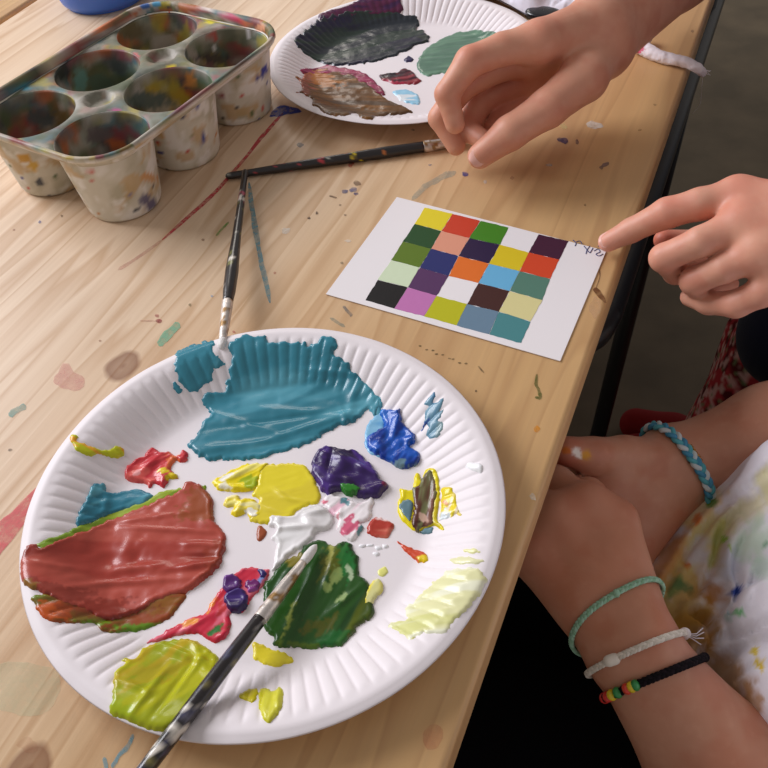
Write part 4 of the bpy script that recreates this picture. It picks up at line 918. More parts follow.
Q = np.stack([idx[:-1, :-1], idx[1:, :-1], idx[1:, 1:], idx[:-1, 1:]], -1).reshape(-1, 4)
nv = len(V); V = np.concatenate([V, V-np.array([0, 0, .0012])]); Q2 = np.concatenate([Q, Q[:, ::-1]+nv])
c = np.tile(lin((226, 222, 234)), (len(V), 1)); q = fbm(V[:, 0]*40, V[:, 1]*40, s=31); c = blend(c, (170, 165, 210), sstep(.6, .7, q)*.7)
rag = mesh('cleaning_rag', V, Q2, RAG, None, col=c, origin=(V[:, 0].mean(), V[:, 1].mean(), 0)); tag(rag, 'crumpled white cloth at the top edge beyond the far plate', 'cloth')
# small dark oval paint pot lid beside the rag
lp = U(543, 17, .001)
V = []; Fc = []; n = 40
for (r_, z_) in ((.0002, .0072), (.010, .0072), (.0125, .0066), (.0135, .005), (.0135, .0012), (.012, .0002), (.0002, .0002)):
    V += [tuple(lp[:2]+EV[:2]*r_*math.cos(2*math.pi*k/n)*.8+NV[:2]*r_*math.sin(2*math.pi*k/n)*1.25)+(z_,) for k in range(n)]
for i in range(6):
    for k in range(n): l = (k+1) % n; Fc.append((i*n+k, (i+1)*n+k, (i+1)*n+l, i*n+l)[::-1])
lid = mesh('pot_lid', V, Fc, mat('black_plastic', (24, 22, 28), .25, .6), None, origin=(lp[0], lp[1], 0)); tag(lid, 'small black oval lid at the edge of the white cloth, above the waving hand', 'lid')
tw_ = Body()
Ps = [U(x, y, z) for x, y, z in ((640, 46, .006), (650, 52, .005), (662, 57, .005), (676, 60, .006), (688, 63, .006), (698, 69, .003), (703, 73, -.002))]
Ps = smooth_path(Ps, 3)
tw_.chain(list(Ps), list(np.interp(np.linspace(0, 1, len(Ps)), [0, .15, .5, .85, 1], [.0046, .0048, .0035, .0031, .0024])), .004, .003)
tw_.group([(U(633, 42, .005), U(641, 48, .004), .004, .004), (U(640, 36, .007), U(648, 38, .006), .004, .0035), (U(634, 44, .008), U(644, 36, .009), .003, .004), (U(637, 50, .004), U(646, 44, .006), .003, .0035)], .002, .001)
V, Q = tw_.mesh(.0007, warp=lambda p: .0016*(fbm(p[..., 0]*260, p[..., 1]*260, p[..., 2]*260, s=3, o=2)-.5))
V = relax(V, Q, 1)
c = np.tile(lin((232, 226, 232)), (len(V), 1)); X, Y = project(V[:, 0], V[:, 1], V[:, 2]); q = fbm(X*.4, Y*.4, s=2)
c = blend(c, (214, 60, 110), (1-sstep(.5, 1.1, np.hypot((X-640)/6, (Y-47)/6)+(q-.5)*1.8))*.9)
strip = empty('cotton_strip', U(662, 57, 0), 'twisted white cotton strip with a pink-stained end, hanging over the table edge', 'cotton strip')
mesh('twist', V, Q, RAG, strip, col=c)
fr = []
for k in range(9):
    a = U(702, 72, -.001)+(rng.rand(3)-.5)*.003; d_ = NV*.008*rng.rand()+ZV*(rng.rand()-.6)*.008+EV*(rng.rand()-.3)*.007
    fr.append(tube_vf([a, a+d_*.5+ZV*.001, a+d_], .00022, 5))
fr.append(tube_vf(smooth_path([U(703, 74, -.002), U(702, 84, -.012), U(701, 98, -.03), U(699, 106, -.04), U(692, 114, -.05)], 4), .00016, 5))
mesh('loose_thread', *join_vf(fr), mat('thread', (222, 216, 222), .9, .1), strip)

# ------------------------------------------------------------------ people
SKIN = mat('skin', vcol=True, rough=.48, spec=.4, sss=.12, bump=(420, .16, .0005), scale=.006)
def skincol(V, base, red, spots=(), sd=0):
    c = np.tile(lin(base), (len(V), 1))
    q = fbm(V[:, 0]*60, V[:, 1]*60, V[:, 2]*60, s=sd, o=3); c = blend(c, red, sstep(.4, .72, q)*.45)
    q = fbm(V[:, 0]*240, V[:, 1]*240, V[:, 2]*240, s=sd+3, o=2); c = blend(c, (236, 190, 164), sstep(.5, .85, q)*.09)
    for p, r_, rgb, a in spots:
        d = np.linalg.norm(V-np.array(p), axis=1)
        c = blend(c, rgb, a*np.exp(-(d/r_)**2))
    return c
def person_body(body, h, parent, base, red, spots, sd, it=2):
    V, Q = body.mesh(h)
    V = relax(V, Q, it)
    return mesh('body', V, Q, SKIN, parent, col=skincol(V, base, red, spots, sd))
def nail(parent, c, along, up, L, W):
    """a slightly curved fingernail plate; c = centre on the finger surface"""
    along = along/np.linalg.norm(along); up = up-along*(up@along); up /= np.linalg.norm(up); sd_ = np.cross(along, up)
    V = []; n = 9
    for i in range(n):
        for j in range(n):
            a = (i/(n-1)-.5)*2; b = (j/(n-1)-.5)*2
            wv = W/2*math.sqrt(max(0, 1-max(0, abs(a)-.35)**2*1.6))
            V.append(c+along*a*L/2+sd_*b*wv-up*(b*b*W*.16+a*a*.0003)+up*.0003)
    Fc = [(i*n+j, i*n+j+1, (i+1)*n+j+1, (i+1)*n+j) for i in range(n-1) for j in range(n-1)]
    return mesh('fingernail', V, Fc, NAIL, parent)
NAIL = mat('nail', (232, 178, 164), .38, .4)

# --- the pointing person on the right
pB = empty('person', T(.76, .26, -TZ), 'person in navy top and red floral skirt, finger pointing at the painted card corner', 'person')
B = Body()
idx = [U(608, 242, .0105), U(631, 230.5, .019), U(667, 213, .034), U(700, 204, .041), U(738, 198, .043)]
B.chain(idx, [.0062, .0074, .0091, .0094, .0120], .004, .0015)
mid = [U(706, 266, -.010), U(676, 272, .002), U(664, 258, .020), U(700, 242, .034), U(742, 226, .040)]
B.chain(mid, [.0068, .0076, .0084, .0088, .0118], .004, .0012)
rng_ = [U(728, 284, -.018), U(702, 292, -.006), U(694, 281, .010), U(724, 268, .024), U(760, 252, .034)]
B.chain(rng_, [.0066, .0074, .0082, .0086, .0112], .004, .0012)
pin = [U(690, 297, -.010), U(708, 303, -.005), U(736, 304, .004), U(762, 292, .016), U(782, 276, .024)]
B.chain(pin, [.0060, .0068, .0080, .0086, .0112], .004, .0012)
thb = [U(664, 240, .006), U(700, 243, .000), U(760, 246, -.002), U(828, 250, .018)]
B.chain(thb, [.0066, .0084, .0102, .015], .005, .003)
wr1, wr2 = U(858, 222, .050), U(872, 258, .042)
el = T(.60, .235, .07)
B.group([(wr1, idx[-1], .017, .0125), (wr1*.5+wr2*.5, mid[-1], .017, .0125), (wr2, rng_[-1], .017, .0120), (wr2, pin[-1], .016, .0115), (wr1, wr2, .018, .017), (idx[-1], mid[-1], .010, .010), (mid[-1], rng_[-1], .010, .0095), (rng_[-1], pin[-1], .0095, .009)], .012, .006)
B.group([(wr1, el, .020, .036), (wr2, el, .019, .036), (el, T(.655, .30, .19), .040, .046)], .02, .012)
KR = (206, 104, 84)
sp_ = [(idx[2]+ZV*.006, .010, KR, .45), (idx[-1]+ZV*.010, .014, KR, .4), (mid[2]+ZV*.004, .010, KR, .3), (mid[-1]+ZV*.01, .012, KR, .3), (rng_[2], .010, KR, .3), (pin[2], .010, KR, .3), (idx[0], .008, (232, 150, 132), .6), (thb[0], .012, (196, 80, 60), .7), (idx[1], .008, (214, 120, 100), .3)]
sp_ += [(U(745, 240, .045), .012, (226, 160, 130), .4)]
person_body(B, .0011, pB, (214, 156, 132), (200, 124, 102), sp_, 4)
f_ = idx[0]-idx[1]; f_ /= np.linalg.norm(f_)
nail(pB, idx[0]+f_*.001+ZV*.0052-EV*.0026, f_, ZV*.8-EV*.45, .0105, .0092)
f_ = pin[0]-pin[1]; f_ /= np.linalg.norm(f_)
nail(pB, pin[0]+f_*.0018+ZV*.0046+EV*.0028, f_, ZV*.75+EV*.4+f_*.5, .0085, .0072)
# navy top
NAVY = mat('navy_cloth', (16, 22, 44), .85, .15, bump=(500, .3, .0008), sheen=.1)
nb = Body()
nb.group([(T(.635, .150, -.20), T(.68, .17, -.10), .066, .07), (T(.600, .106, -.19), T(.645, .135, -.05), .052, .058), (T(.665, .185, -.20), T(.70, .25, .02), .082, .10), (T(.82, .23, -.20), T(.80, .26, .02), .09, .11), (T(.70, .26, .02), T(.70, .30, .28), .10, .10), (T(.80, .26, .02), T(.82, .30, .28), .11, .10), (T(.70, .30, .26), T(.66, .30, .18), .07, .058), (T(.66, .30, .18), T(.645, .295, .13), .058, .054)], .04, .0)
V, Q = nb.mesh(.006, warp=lambda p: .010*(fbm(p[..., 0]*16, p[..., 1]*16, p[..., 2]*10, s=3, o=2)-.5)); mesh('top', V, Q, NAVY, pB, label='navy blue top')
# red floral skirt
SKM = mat('floral_cloth', vcol=True, rough=.9, spec=.1, bump=(600, .3, .0006))
sk = Body()
sk.group([(T(.72, .15, -.26), T(.72, .118, -.62), .070, .088), (T(.82, .17, -.26), T(.85, .16, -.56), .08, .085), (T(.70, .28, -.26), T(.84, .28, -.26), .10, .10), (T(.78, .14, -.36), T(.78, .15, -.56), .075, .085)], .04, 0)
V, Q = sk.mesh(.005, warp=lambda p: .010*(fbm(p[..., 0]*22, p[..., 1]*22, p[..., 2]*5, s=8, o=2)-.5))
V = relax(V, Q, 1)
c = np.tile(lin((172, 48, 56)), (len(V), 1))
q = fbm(V[:, 0]*60, V[:, 1]*60, V[:, 2]*60, s=3, o=2); c = blend(c, (84, 14, 20), sstep(.5, .6, q))
q = fbm(V[:, 0]*95, V[:, 1]*95, V[:, 2]*95, s=7, o=2); c = blend(c, (206, 166, 160), sstep(.52, .60, q)*.85)
q = fbm(V[:, 0]*110, V[:, 1]*110, V[:, 2]*110, s=17, o=2); c = blend(c, (110, 130, 90), sstep(.68, .72, q)*.8)
mesh('skirt', V, Q, SKM, pB, col=c, label='red skirt with a pale flower print')
# lower legs and the dark red shoe under the table
toe, heel = U(636, 424, -.712), U(730, 452, -.700)
lg = Body()
lg.chain([T(.78, .15, -.50), heel+ZV*.06, heel+ZV*.0], [.05, .034, .026], .02, .01)
lg.chain([T(.84, .16, -.50), T(.86, .14, -.66), T(.86, .12, -.705)], [.045, .03, .028], .02, .01)
V, Q = lg.mesh(.005); mesh('bare_leg', V, Q, SKIN, pB, col=skincol(V, (200, 132, 104), (190, 110, 84), (), 9))
SHOE = mat('dark_red_suede', (128, 20, 22), .8, .2, bump=(300, .3, .001))
for a_, b_ in ((toe, heel), (T(.85, .0, -.712), T(.86, .12, -.700))):
    s_ = Body(); s_.group([(a_, a_*.6+b_*.4, .026, .034), (a_*.6+b_*.4, b_, .034, .028)], .015, 0)
    V, Q = s_.mesh(.004); V[:, 2] = np.maximum(V[:, 2], -TZ+.004); mesh('shoe', V, Q, SHOE, pB, label='dark red slip-on shoe')

# --- the seated person with clasped hands, bottom right
pC = empty('person', T(.27, .30, -TZ), 'seated person in a paint-splashed white shirt with clasped hands and bracelets', 'person')
C = Body()
w1a, w1b = D(622, 657, .436), D(645, 644, .432)
fo1 = D(722, 772, .425); e1 = T(.125, .20, -.165)
A1 = [D(534, 552, .463), D(556, 520, .468), D(586, 508, .472), D(614, 522, .470)]
C.group([(w1a, A1[0], .0160, .0145), (w1a*.6+w1b*.4, A1[1], .0165, .0150), (w1a*.4+w1b*.6, A1[2], .0165, .0145), (w1b, A1[3], .0160, .0135), (w1a, w1b, .0162, .0160), (A1[0], A1[1], .0125, .0125), (A1[1], A1[2], .0125, .012), (A1[2], A1[3], .012, .0115), (D(585, 600, .446), D(610, 560, .455), .014, .014)], .012, .0)
for p0, p1, p2, p3 in ((A1[0], D(496, 532, .478), D(484, 516, .505), D(505, 505, .522)), (A1[1], D(520, 492, .486), D(508, 480, .512), D(528, 478, .528)), (A1[2], D(556, 482, .490), D(540, 474, .515), D(556, 484, .532)), (A1[3], D(588, 494, .492), D(574, 490, .512), D(588, 500, .528))):
    C.chain([p0, p1, p2, p3], [.0125, .0100, .0086, .0072], .005, .003)
C.group([(w1a, fo1-(w1b-w1a)*.45, .0165, .029), (w1b, fo1+(w1b-w1a)*.4, .0160, .029), (fo1, e1, .032, .042), (e1, T(.105, .33, .03), .042, .048)], .022, .010)
# far hand lying under the near one
C2 = Body()
w2a, w2b = D(671, 453, .553), D(681, 479, .548)
fo2 = D(775, 436, .562); e2 = T(.50, .19, -.13)
A2_ = [D(613, 474, .530), D(602, 506, .530), D(605, 540, .524), D(619, 566, .514)]
C2.group([(w2a, A2_[0], .0172, .0150), (w2a*.5+w2b*.5, A2_[1], .0172, .0160), (w2b, A2_[2], .0172, .0160), (w2b, A2_[3], .0170, .0150), (w2a, w2b, .0172, .0172), (A2_[0], A2_[1], .014, .014), (A2_[1], A2_[2], .014, .014), (A2_[2], A2_[3], .014, .014), (D(645, 496, .535), D(622, 530, .528), .018, .017)], .014, .0)
th2 = [D(660, 464, .545), D(624, 457, .529), D(592, 456, .518), D(566, 451, .511)]
C2.chain(th2, [.0180, .0137, .0118, .0096], .006, .005)
for p0, p1, p2 in ((A2_[0], D(575, 480, .545), D(560, 492, .556)), (A2_[1], D(568, 510, .545), D(552, 520, .555)), (A2_[2], D(585, 552, .540), D(566, 556, .550)), (A2_[3], D(606, 580, .530), D(586, 584, .540))):
    C2.chain([p0, p1, p2], [.013, .0100, .0085], .005, .003)
C2.group([(w2a, fo2, .0172, .0320), (w2b, fo2, .0172, .0320), (fo2, e2, .0335, .042), (e2, T(.43, .33, .03), .042, .048)], .022, .010)
# upper body joining both arms (inside the shirt)
C.g += [(p, k, (.0006 if i == 0 else kj)) for i, (p, k, kj) in enumerate(C2.g)]
C.group([(T(.105, .33, .03), T(.18, .40, .18), .045, .05), (T(.43, .33, .03), T(.36, .40, .18), .045, .05), (T(.18, .40, .18), T(.36, .40, .18), .05, .05)], .03, .03)
CB, CR = (194, 138, 112), (180, 106, 78)
sc_ = [(p, .014, (176, 84, 54), .35) for p in A1]+[(D(560, 470, .505), .016, (150, 60, 40), .5), (D(672, 552, .510), .022, (170, 76, 46), .45), (D(600, 570, .44), .035, (190, 110, 70), .35), (th2[-1], .010, (206, 92, 66), .5)]  # the spot below the far thumb paints the crease's shade into the skin
sc_ += [(D(580, 451, .499), .0030, (244, 236, 226), 1.), (D(583, 453, .4995), .0022, (244, 236, 226), 1.), (D(588, 458, .501), .0036, (214, 150, 30), 1.), (D(563, 446, .497), .0035, (206, 110, 30), .8)]
bodyC = person_body(C, .0020, pC, CB, CR, sc_, 21, 2)
Vw = np.empty(len(bodyC.data.vertices)*3); bodyC.data.vertices.foreach_get('co', Vw); Vw = Vw.reshape(-1, 3)+np.array(pC.location)-(0, 0, TZ)
ca_ = bodyC.data.color_attributes['Col']; cv = np.empty(len(Vw)*4); ca_.data.foreach_get('color', cv); cv = cv.reshape(-1, 4)
Xv, Yv = project(Vw[:, 0], Vw[:, 1], Vw[:, 2]); dv_ = np.linalg.norm(Vw-CAM, axis=1)
for (x, y, r_, rgb) in ((580, 451, .0028, (246, 238, 230)), (583, 455, .0018, (246, 238, 230)), (588, 458, .0034, (216, 152, 30)), (568, 447, .0030, (206, 110, 30)), (692, 460, .0012, (90, 60, 50))):
    near = np.where(np.hypot(Xv-x, Yv-y) < 5)[0]
    if len(near):
        p_ = Vw[near[np.argmin(dv_[near])]]; d = np.linalg.norm(Vw-p_, axis=1)+.0012*(noise(Vw[:, 0]*900, Vw[:, 1]*900, Vw[:, 2]*900, s=3)-.5)
        cv[:, :3] = blend(cv[:, :3], rgb, 1-sstep(r_*.7, r_*1.1, d))
ca_.data.foreach_set('color', cv.ravel())

# shirt in the lap
SH = mat('paint_splashed_cotton', vcol=True, rough=.85, spec=.15, bump=(420, .25, .0008), sheen=.1)
s_ = Body()
def path(*q): return [U(x, y, z) for x, y, z in q]
s_.chain(path((795, 462, -.095), (750, 488, -.115), (715, 503, -.128), (688, 530, -.140), (660, 575, -.148), (648, 602, -.152)), [.020, .014, .011, .011, .012, .008], .008, .004)
s_.chain(path((800, 480, -.085), (745, 520, -.118), (700, 560, -.140), (668, 598, -.150)), [.030, .020, .018, .016], .008, .004)
s_.chain(path((820, 540, -.08), (760, 560, -.112), (722, 600, -.138), (690, 625, -.150)), [.035, .023, .018, .016], .008, .004)
s_.chain(path((830, 610, -.08), (775, 620, -.112), (735, 650, -.138), (706, 662, -.150)), [.035, .025, .020, .014], .008, .004)
s_.chain(path((840, 700, -.08), (785, 690, -.115), (750, 700, -.138)), [.035, .025, .020], .008, .004)
s_.chain(path((715, 528, -.124), (742, 560, -.118), (752, 600, -.120), (742, 640, -.128)), [.010, .012, .012, .010], .006, .005)
s_.chain(path((690, 580, -.140), (720, 575, -.130), (768, 545, -.105)), [.008, .010, .012], .006, .005)
s_.group([(T(.27, .12, -.215), T(.27, .23, -.13), .048, .085), (T(.35, .14, -.215), T(.33, .23, -.13), .048, .085), (T(.20, .15, -.21), T(.22, .23, -.13), .045, .085), (T(.22, .26, -.08), T(.24, .38, .16), .11, .11), (T(.33, .26, -.08), T(.31, .38, .16), .11, .11), (T(.24, .38, .16), T(.10, .345, .06), .085, .062), (T(.31, .38, .16), T(.435, .345, .06), .085, .062)], .03, .02)
s_.chain(path((742, 505, -.112), (716, 530, -.128), (700, 552, -.134)), [.007, .0075, .005], .006, .003)
s_.chain(path((790, 640, -.090), (748, 628, -.118), (716, 636, -.134), (690, 655, -.140)), [.010, .008, .008, .005], .006, .003)
s_.chain(path((770, 590, -.098), (748, 604, -.112), (738, 634, -.122)), [.008, .008, .006], .006, .003)
V, Q = s_.mesh(.0026, warp=lambda p: .0055*(fbm(p[..., 0]*34, p[..., 1]*34, p[..., 2]*20, s=6, o=2)-.5)-0.0)
V = relax(V, Q, 1)
for cr_ in (((768, 470), (735, 500), (712, 522), (690, 548), (664, 590)), ((745, 505), (722, 530), (716, 556), (706, 580), (690, 600)), ((768, 520), (744, 540), (735, 566), (738, 592), (730, 612)), ((700, 655), (722, 640), (745, 634), (768, 622)), ((690, 612), (706, 622), (714, 640)), ((768, 575), (748, 584), (736, 600)), ((735, 680), (750, 668), (768, 664))):
    pc = smooth_path([np.array(q, float) for q in cr_], 6); Xc, Yc = project(V[:, 0], V[:, 1], V[:, 2])
    dm_ = np.full(len(V), 1e9)
    for q in pc: dm_ = np.minimum(dm_, np.hypot(Xc-q[0], Yc-q[1]))
    near_ = V[:, 2] > -.19
    V[:, 2] += np.where(near_, -.0075*np.exp(-(dm_/3.2)**2)+.0045*np.exp(-((dm_-8)/5.)**2), 0)
V = relax(V, Q, 1)
X, Y = project(V[:, 0], V[:, 1], V[:, 2])
c = np.tile(lin((232, 228, 238)), (len(V), 1)); n1 = fbm(X*.03, Y*.03, s=91, o=3); n2 = fbm(X*.1, Y*.1, s=95, o=3)
def dye(x, y, rx, ry, ang, rgb, a=.9, soft=.5):
    global c
    c_, s1_ = math.cos(math.radians(ang)), math.sin(math.radians(ang)); p = (X-x)*c_+(Y-y)*s1_; q = -(X-x)*s1_+(Y-y)*c_
    c = blend(c, rgb, a*(1-sstep(1-soft, 1+soft*.6, np.hypot(p/rx, q/ry)+(n2-.5)*1.1)))
for a in ((680, 600, 34, 60, 20, (206, 168, 84), .9), (700, 548, 40, 26, -40, (216, 196, 120), .85), (665, 560, 14, 40, 35, (214, 150, 90), .8), (690, 628, 26, 30, 0, (180, 130, 50), .9), (712, 590, 16, 14, 0, (184, 120, 50), .85), (730, 520, 46, 14, -30, (214, 204, 150), .7), (700, 510, 14, 30, 50, (226, 200, 130), .7), (726, 680, 20, 50, -35, (176, 128, 66), .85), (745, 705, 18, 20, 0, (170, 120, 60), .7), (700, 555, 14, 16, 0, (216, 212, 226), .8), (728, 560, 14, 26, 0, (206, 212, 230), .6), (752, 540, 20, 24, 20, (190, 214, 190), .75), (762, 570, 14, 14, 0, (200, 226, 210), .7), (765, 480, 10, 16, 0, (224, 216, 150), .7), (674, 590, 16, 6, -60, (110, 140, 80), .8), (682, 586, 12, 5, 20, (96, 130, 84), .8), (716, 548, 5, 30, 15, (190, 190, 90), .7)): dye(*a)
for a in ((735, 591, 7, 5, -20, (36, 80, 180), .95, .3), (740, 613, 6, 5, 0, (130, 200, 140), .95, .25), (729, 618, 5, 6, 0, (190, 216, 216), .8, .3), (724, 539, 3.5, 2.5, 0, (140, 196, 40), .95, .3), (730, 547, 1.5, 5, -30, (160, 190, 70), .8, .3), (712, 503, 6, 4, -30, (96, 150, 40), .95, .3), (698, 519, 4, 6, 20, (226, 130, 50), .9, .3), (687, 566, 4, 3.5, 0, (206, 110, 40), .9, .3), (673, 526, 5, 3, 0, (214, 140, 60), .8, .3), (755, 652, 4, 5, 0, (226, 200, 30), .95, .3), (758, 664, 3, 7, -35, (226, 196, 30), .95, .3), (766, 545, 2, 5, 60, (90, 150, 110), .7, .3)): dye(*a)
q = fbm(V[:, 0]*30, V[:, 1]*30, V[:, 2]*30, s=44); off_ = sstep(768, 830, X)
c = blend(c, (214, 196, 130), sstep(.58, .66, q)*off_*.35)
mesh('shirt', V, Q, SH, pC, col=c, label='white shirt splashed with ochre, green and blue paint')
# black trousers
TR = mat('black_trousers', (11, 11, 14), .9, .08, bump=(500, .3, .0008))
t_ = Body()
for e0, ek in ((.195, .165), (.345, .335)):
    t_.chain([T(e0, .42, -.27), T(e0, .10, -.262), T(ek, -.14, -.250), T(ek, -.19, -.30), T(ek, -.17, -.68)], [.098, .092, .074, .068, .052], .04, .04)
V, Q = t_.mesh(.005, warp=lambda p: .008*(fbm(p[..., 0]*14, p[..., 1]*14, p[..., 2]*14, s=5, o=2)-.5)); mesh('trousers', V, Q, TR, pC, label='black trousers')
for ek in (.165, .335):
    f_ = Body(); f_.group([(T(ek, -.15, -.70), T(ek, -.30, -.71), .038, .034)], .02, 0)
    V, Q = f_.mesh(.005); V[:, 2] = np.maximum(V[:, 2], -TZ+.002); mesh('shoe', V, Q, black, pC)

# --- bracelets on those wrists
def ring_on(body, L, R, M, axis_c, off, n=120, rmax=.07):
    """closed path round an arm in the plane through L, R and M, a little above the skin"""
    L, R, M = map(np.array, (L, R, M)); nrm = np.cross(R-L, M-L); nrm /= np.linalg.norm(nrm)
    c0 = np.array(axis_c); c0 = c0 - nrm*((c0-L)@nrm)
    a = (R-L)/np.linalg.norm(R-L); b = np.cross(nrm, a); P = []
    for th in np.linspace(0, 2*math.pi, n, endpoint=False):
        d = a*math.cos(th)+b*math.sin(th)
        t = np.linspace(.004, rmax, 260); fv = body.eval(c0+t[:, None]*d)
        k = np.argmax(fv > off); P.append(c0+d*t[k])
    P = np.array(P)
    for _ in range(4): P = (np.roll(P, 1, 0)+P*2+np.roll(P, -1, 0))/4
    return P, nrm
def braid(name, P, nrm, cols, amp, r, turns, parent, m=None):
    n = len(P); k = np.arange(n*3); Pd = smooth_path(P, 3, True); N_ = len(Pd); cen = Pd.mean(0)
    t = np.linspace(0, 2*math.pi, N_, endpoint=False); ns = len(cols)
    out = Pd-cen; out = out - (out@nrm)[:, None]*nrm; out /= np.linalg.norm(out, axis=1, keepdims=True)
    for i, rgb in enumerate(cols):
        ph = turns*t + i*2*math.pi/ns
        Q = Pd + nrm*(amp*np.sin(ph))[:, None] + out*(amp*.35*np.sin(2*ph)+amp*.4)[:, None]
        tube('strand', Q, r, mat('thread_'+str(rgb[0])+'_'+str(rgb[1]), rgb, .85, .15, bump=(1500, .4, .0004)) if m is None else m, parent, seg=8, closed=True)
def knot(parent, p, r, rgb, name='knot', sc=(1, 1, 1), ends=0, dirv=None):
    b_ = Body(); p = np.array(p); b_.group([(p-dirv*r*.5, p+dirv*r*.5, r, r)], .001, 0)
    V, Q = b_.mesh(r/5); mesh(name, V, Q, mat('knot_thread', rgb, .85, .15), parent)
def unit(v): return v/np.linalg.norm(v)
def make_bracelet(name, label, body, Lp, Rp, Mp, dep, c0, cols, amp, r, turns, tilt_m=.02, off=.0012):
    P, nrm = ring_on(body, D(*Lp, dep), D(*Rp, dep), D(*Mp, dep-tilt_m), c0, off)
    o = empty(name, P.mean(0), label, 'bracelet', 'string bracelets on the seated person')
    braid('strand', P, nrm, cols, amp, r, turns, o)
    return o, P, nrm
arm1c = (w1a+w1b)/2
GRN = (150, 190, 164)
o, P, nr = make_bracelet('friendship_bracelet', 'pale green cord bracelet, highest up the near wrist', C, (582, 658), (661, 600), (616, 606), .452, arm1c+unit(A1[1]-arm1c)*.006, [GRN, (138, 180, 150), (160, 198, 176)], .0009, .0010, 26, .016)
kk = P[np.argmin([abs(project(*q)[0]-618)+abs(project(*q)[1]-603) for q in P])]
knot(o, kk+unit(CAM-kk)*.0012, .0018, GRN, dirv=unit(P[1]-P[0]))
o, P, nr = make_bracelet('friendship_bracelet', 'off-white knotted cord bracelet between the pale green and the black ones', C, (590, 675), (691, 634), (643, 648), .444, arm1c+unit(fo1-arm1c)*.006, [(216, 208, 196), (226, 218, 208), (206, 198, 186)], .0009, .0010, 26, .024)
kk = P[np.argmin([abs(project(*q)[0]-612)+abs(project(*q)[1]-664) + 1000*(np.linalg.norm(q-CAM) > .46) for q in P])]
knot(o, kk+unit(CAM-kk)*.001, .0030, (222, 214, 202), dirv=unit(D(640, 652, .43)-D(605, 664, .43)))
kk = P[np.argmin([abs(project(*q)[0]-686)+abs(project(*q)[1]-634) for q in P])]
knot(o, kk+unit(CAM-kk)*.001, .0030, (214, 206, 204), dirv=unit(P[1]-P[0]))
frs = [tube_vf([kk, kk+unit(D(694+q_, 640-q_*2, .43)-kk)*.006, kk+unit(D(700+q_*3, 644-q_*6, .43)-kk)*.010], .0003, 5) for q_ in range(4)]
mesh('frayed_end', *join_vf(frs), mat('thread_pale', (214, 206, 210), .9, .1), o)
o, P, nr = make_bracelet('beaded_bracelet', 'black cord bracelet with red, yellow and green beads, lowest on the near forearm', C, (600, 700), (703, 658), (651, 679), .442, arm1c+unit(fo1-arm1c)*.020, [(24, 18, 22), (30, 22, 28), (20, 16, 20)], .0011, .0012, 22, .028)
def bead(parent, p, r, rgb, ax):
    V = []; Fc = []; ax = unit(ax); t1 = unit(np.cross(ax, ZV)); t2 = np.cross(ax, t1)
    for i in range(9):
        ph = math.pi*i/8
        for k in range(14): V.append(p+ax*r*.75*math.cos(ph)+(t1*math.cos(2*math.pi*k/14)+t2*math.sin(2*math.pi*k/14))*max(r*math.sin(ph), 1e-5))
    for i in range(8):
        for k in range(14): l = (k+1) % 14; Fc.append((i*14+k, i*14+l, (i+1)*14+l, (i+1)*14+k))
    mesh('bead', V, Fc, mat('bead_plastic', rgb, .3, .5, coat=.3), parent, label='%s bead' % {214: 'red', 226: 'yellow', 40: 'green'}[rgb[0]])
Pd = smooth_path(P, 4, True); XY = np.array([project(*q) for q in Pd]); dist_c = np.linalg.norm(Pd-CAM, axis=1); front = dist_c < np.median(dist_c)
for (x, y, rgb) in ((611, 704, (214, 50, 40)), (615, 702, (226, 196, 30)), (620, 699, (40, 140, 70)), (628, 693, (214, 60, 40)), (632, 689, (226, 196, 30)), (636, 686, (40, 140, 70)), (601, 700, (214, 40, 30))):
    k = np.argmin(np.hypot(XY[:, 0]-x, XY[:, 1]-y)+np.where(front, 0, 500)); ax = unit(Pd[(k+2) % len(Pd)]-Pd[k])
    tc_ = Pd[k]; bead(o, tc_+unit(CAM-tc_)*.0014, .0030, rgb, ax)
kk = Pd[np.argmin(np.hypot(XY[:, 0]-705, XY[:, 1]-658)+np.where(front, 0, 0))]
knot(o, kk, .0026, (20, 16, 20), dirv=unit(P[1]-P[0]))
arm2c = (w2a+w2b)/2
o, P, nr = make_bracelet('friendship_bracelet', 'wide turquoise, white and blue plaited bracelet on the far wrist', C, (650, 434), (686, 503), (684, 461), .560, arm2c+unit(fo2-arm2c)*.006, [(96, 176, 190), (206, 216, 220), (80, 150, 186)], .0024, .0017, 11, .022)
Pd = smooth_path(P, 4, True); XY = np.array([project(*q) for q in Pd]); dist_c = np.linalg.norm(Pd-CAM, axis=1); front = dist_c < np.median(dist_c)
GOLD = mat('gold_metal', (200, 160, 80), .25, .5, metal=1)
for q_ in range(7):
    x, y = 690+q_*1.7, 450+q_*2.4
    k = np.argmin(np.hypot(XY[:, 0]-x+6, XY[:, 1]-y)+np.where(front, 0, 500)); p = Pd[k]+nr*(.0045 if nr@NV > 0 else -.0045)+unit(CAM-Pd[k])*.001
    b_ = Body(); b_.group([(p, p+ZV*.0001, .0011, .0011)], .001, 0); V, Q = b_.mesh(.0004); mesh('gold_charm', V, Q, GOLD, o)

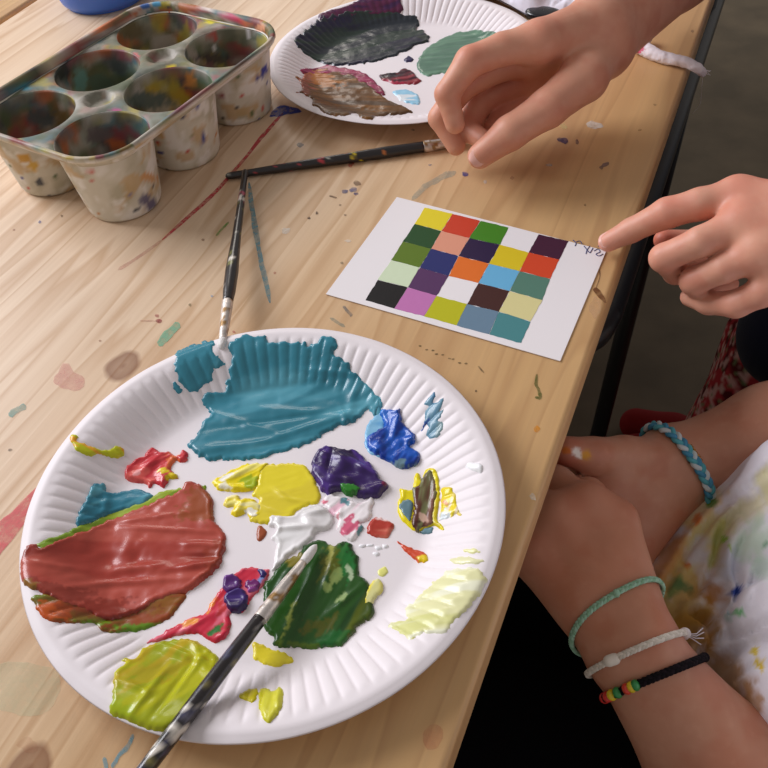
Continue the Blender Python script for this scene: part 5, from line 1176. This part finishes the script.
# --- the gesturing person at the top
pA = empty('person', T(1.05, .22, -TZ), 'person reaching in from the top edge with a loosely pinched hand above the far plate', 'person')
A = Body()
ai = [D(455, 124, .556), D(447, 94, .549), D(470, 62, .543), D(503, 49, .545), D(538, 42, .548)]
A.chain(ai, [.0068, .0082, .0102, .0106, .0132], .004, .0015)
am = [D(456, 146, .580), D(440, 118, .576), D(462, 86, .569), D(494, 68, .568), D(530, 56, .568)]
A.chain(am, [.0068, .0082, .0102, .0106, .0130], .004, .0012)
ar = [D(486, 142, .570), D(468, 130, .582), D(478, 104, .588), D(505, 88, .588), D(532, 74, .586)]
A.chain(ar, [.0068, .0080, .0098, .0102, .0124], .004, .0012)
ap = [D(510, 136, .572), D(494, 130, .586), D(502, 112, .594), D(522, 100, .596), D(545, 88, .598)]
A.chain(ap, [.0062, .0072, .0086, .0090, .0112], .004, .0012)
at = [D(480, 156, .553), D(510, 133, .546), D(548, 108, .546), D(584, 78, .556)]
A.chain(at, [.0086, .0112, .0128, .0160], .006, .004)
awa, awb = D(598, 22, .568), D(603, 48, .582)
A.group([(awa, ai[-1], .0175, .0135), (awa*.6+awb*.4, am[-1], .0175, .0135), (awb, ar[-1], .0175, .0130), (awb, ap[-1], .0165, .0120), (awa, awb, .0180, .0180), (ai[-1], am[-1], .0115, .0115), (am[-1], ar[-1], .011, .011), (ar[-1], ap[-1], .011, .010), (at[-1], awb, .016, .0175)], .012, .006)
fA = D(672, -34, .66); eA = T(.98, .10, .10)
A.group([(awa, fA, .0190, .032), (awb, fA, .0190, .032), (fA, eA, .032, .042), (eA, T(1.05, .24, .30), .044, .050)], .02, .012)
spA = [(ai[2]+ZV*.007, .010, KR, .4), (am[2], .010, KR, .4), (at[2], .012, KR, .3), (D(515, 85, .575), .020, (168, 84, 60), .5), (ai[-1]+ZV*.012, .013, KR, .3)]  # the spot between thumb and fingers is the hollow's shade, put into skin colour
person_body(A, .0012, pA, (214, 154, 128), (198, 122, 98), spA, 33)
f_ = at[0]-at[1]; f_ /= np.linalg.norm(f_)
nail(pA, at[0]+unit(CAM-at[0])*.0078+f_*.001, f_, unit(CAM-at[0]), .0125, .0115)
GT = mat('grey_cloth', (120, 122, 130), .9, .1)
s_ = Body(); s_.group([(T(1.035, .21, .255), T(1.06, .26, .33), .056, .075), (T(1.06, .26, .33), T(1.10, .36, .10), .10, .13), (T(1.10, .36, .10), T(1.10, .36, -.25), .13, .14)], .03, 0)
V, Q = s_.mesh(.007); mesh('sleeved_top', V, Q, GT, pA)

# ------------------------------------------------------------------ light: a big window up and to the left, soft room light
w = bpy.data.worlds.new('room'); S.world = w; w.use_nodes = True
bg = w.node_tree.nodes['Background']; bg.inputs[0].default_value = (*lin((232, 226, 222)), 1); bg.inputs[1].default_value = .38
def area(name, loc, target, size, energy, rgb):
    l = bpy.data.lights.new(name, 'AREA'); l.shape = 'RECTANGLE'; l.size, l.size_y = size; l.energy = energy; l.color = tuple(lin(rgb))
    o = bpy.data.objects.new(name, l); COL.objects.link(o); loc = Vector(loc); o.location = loc
    o.rotation_euler = (Vector(target)-loc).to_track_quat('-Z', 'Y').to_euler()
    return o
area('window_light', (-2.2, 1.7, 2.4), (0, .4, .74), (1.8, 1.4), 98, (244, 244, 250))
area('window_light', (-.6, 3.6, 2.5), (0, .5, .74), (1.1, .8), 13, (255, 246, 236))
S.view_settings.view_transform = 'Standard'; S.view_settings.look = 'None'; S.view_settings.gamma = 1; S.view_settings.use_curve_mapping = False
S.view_settings.exposure = 0.08
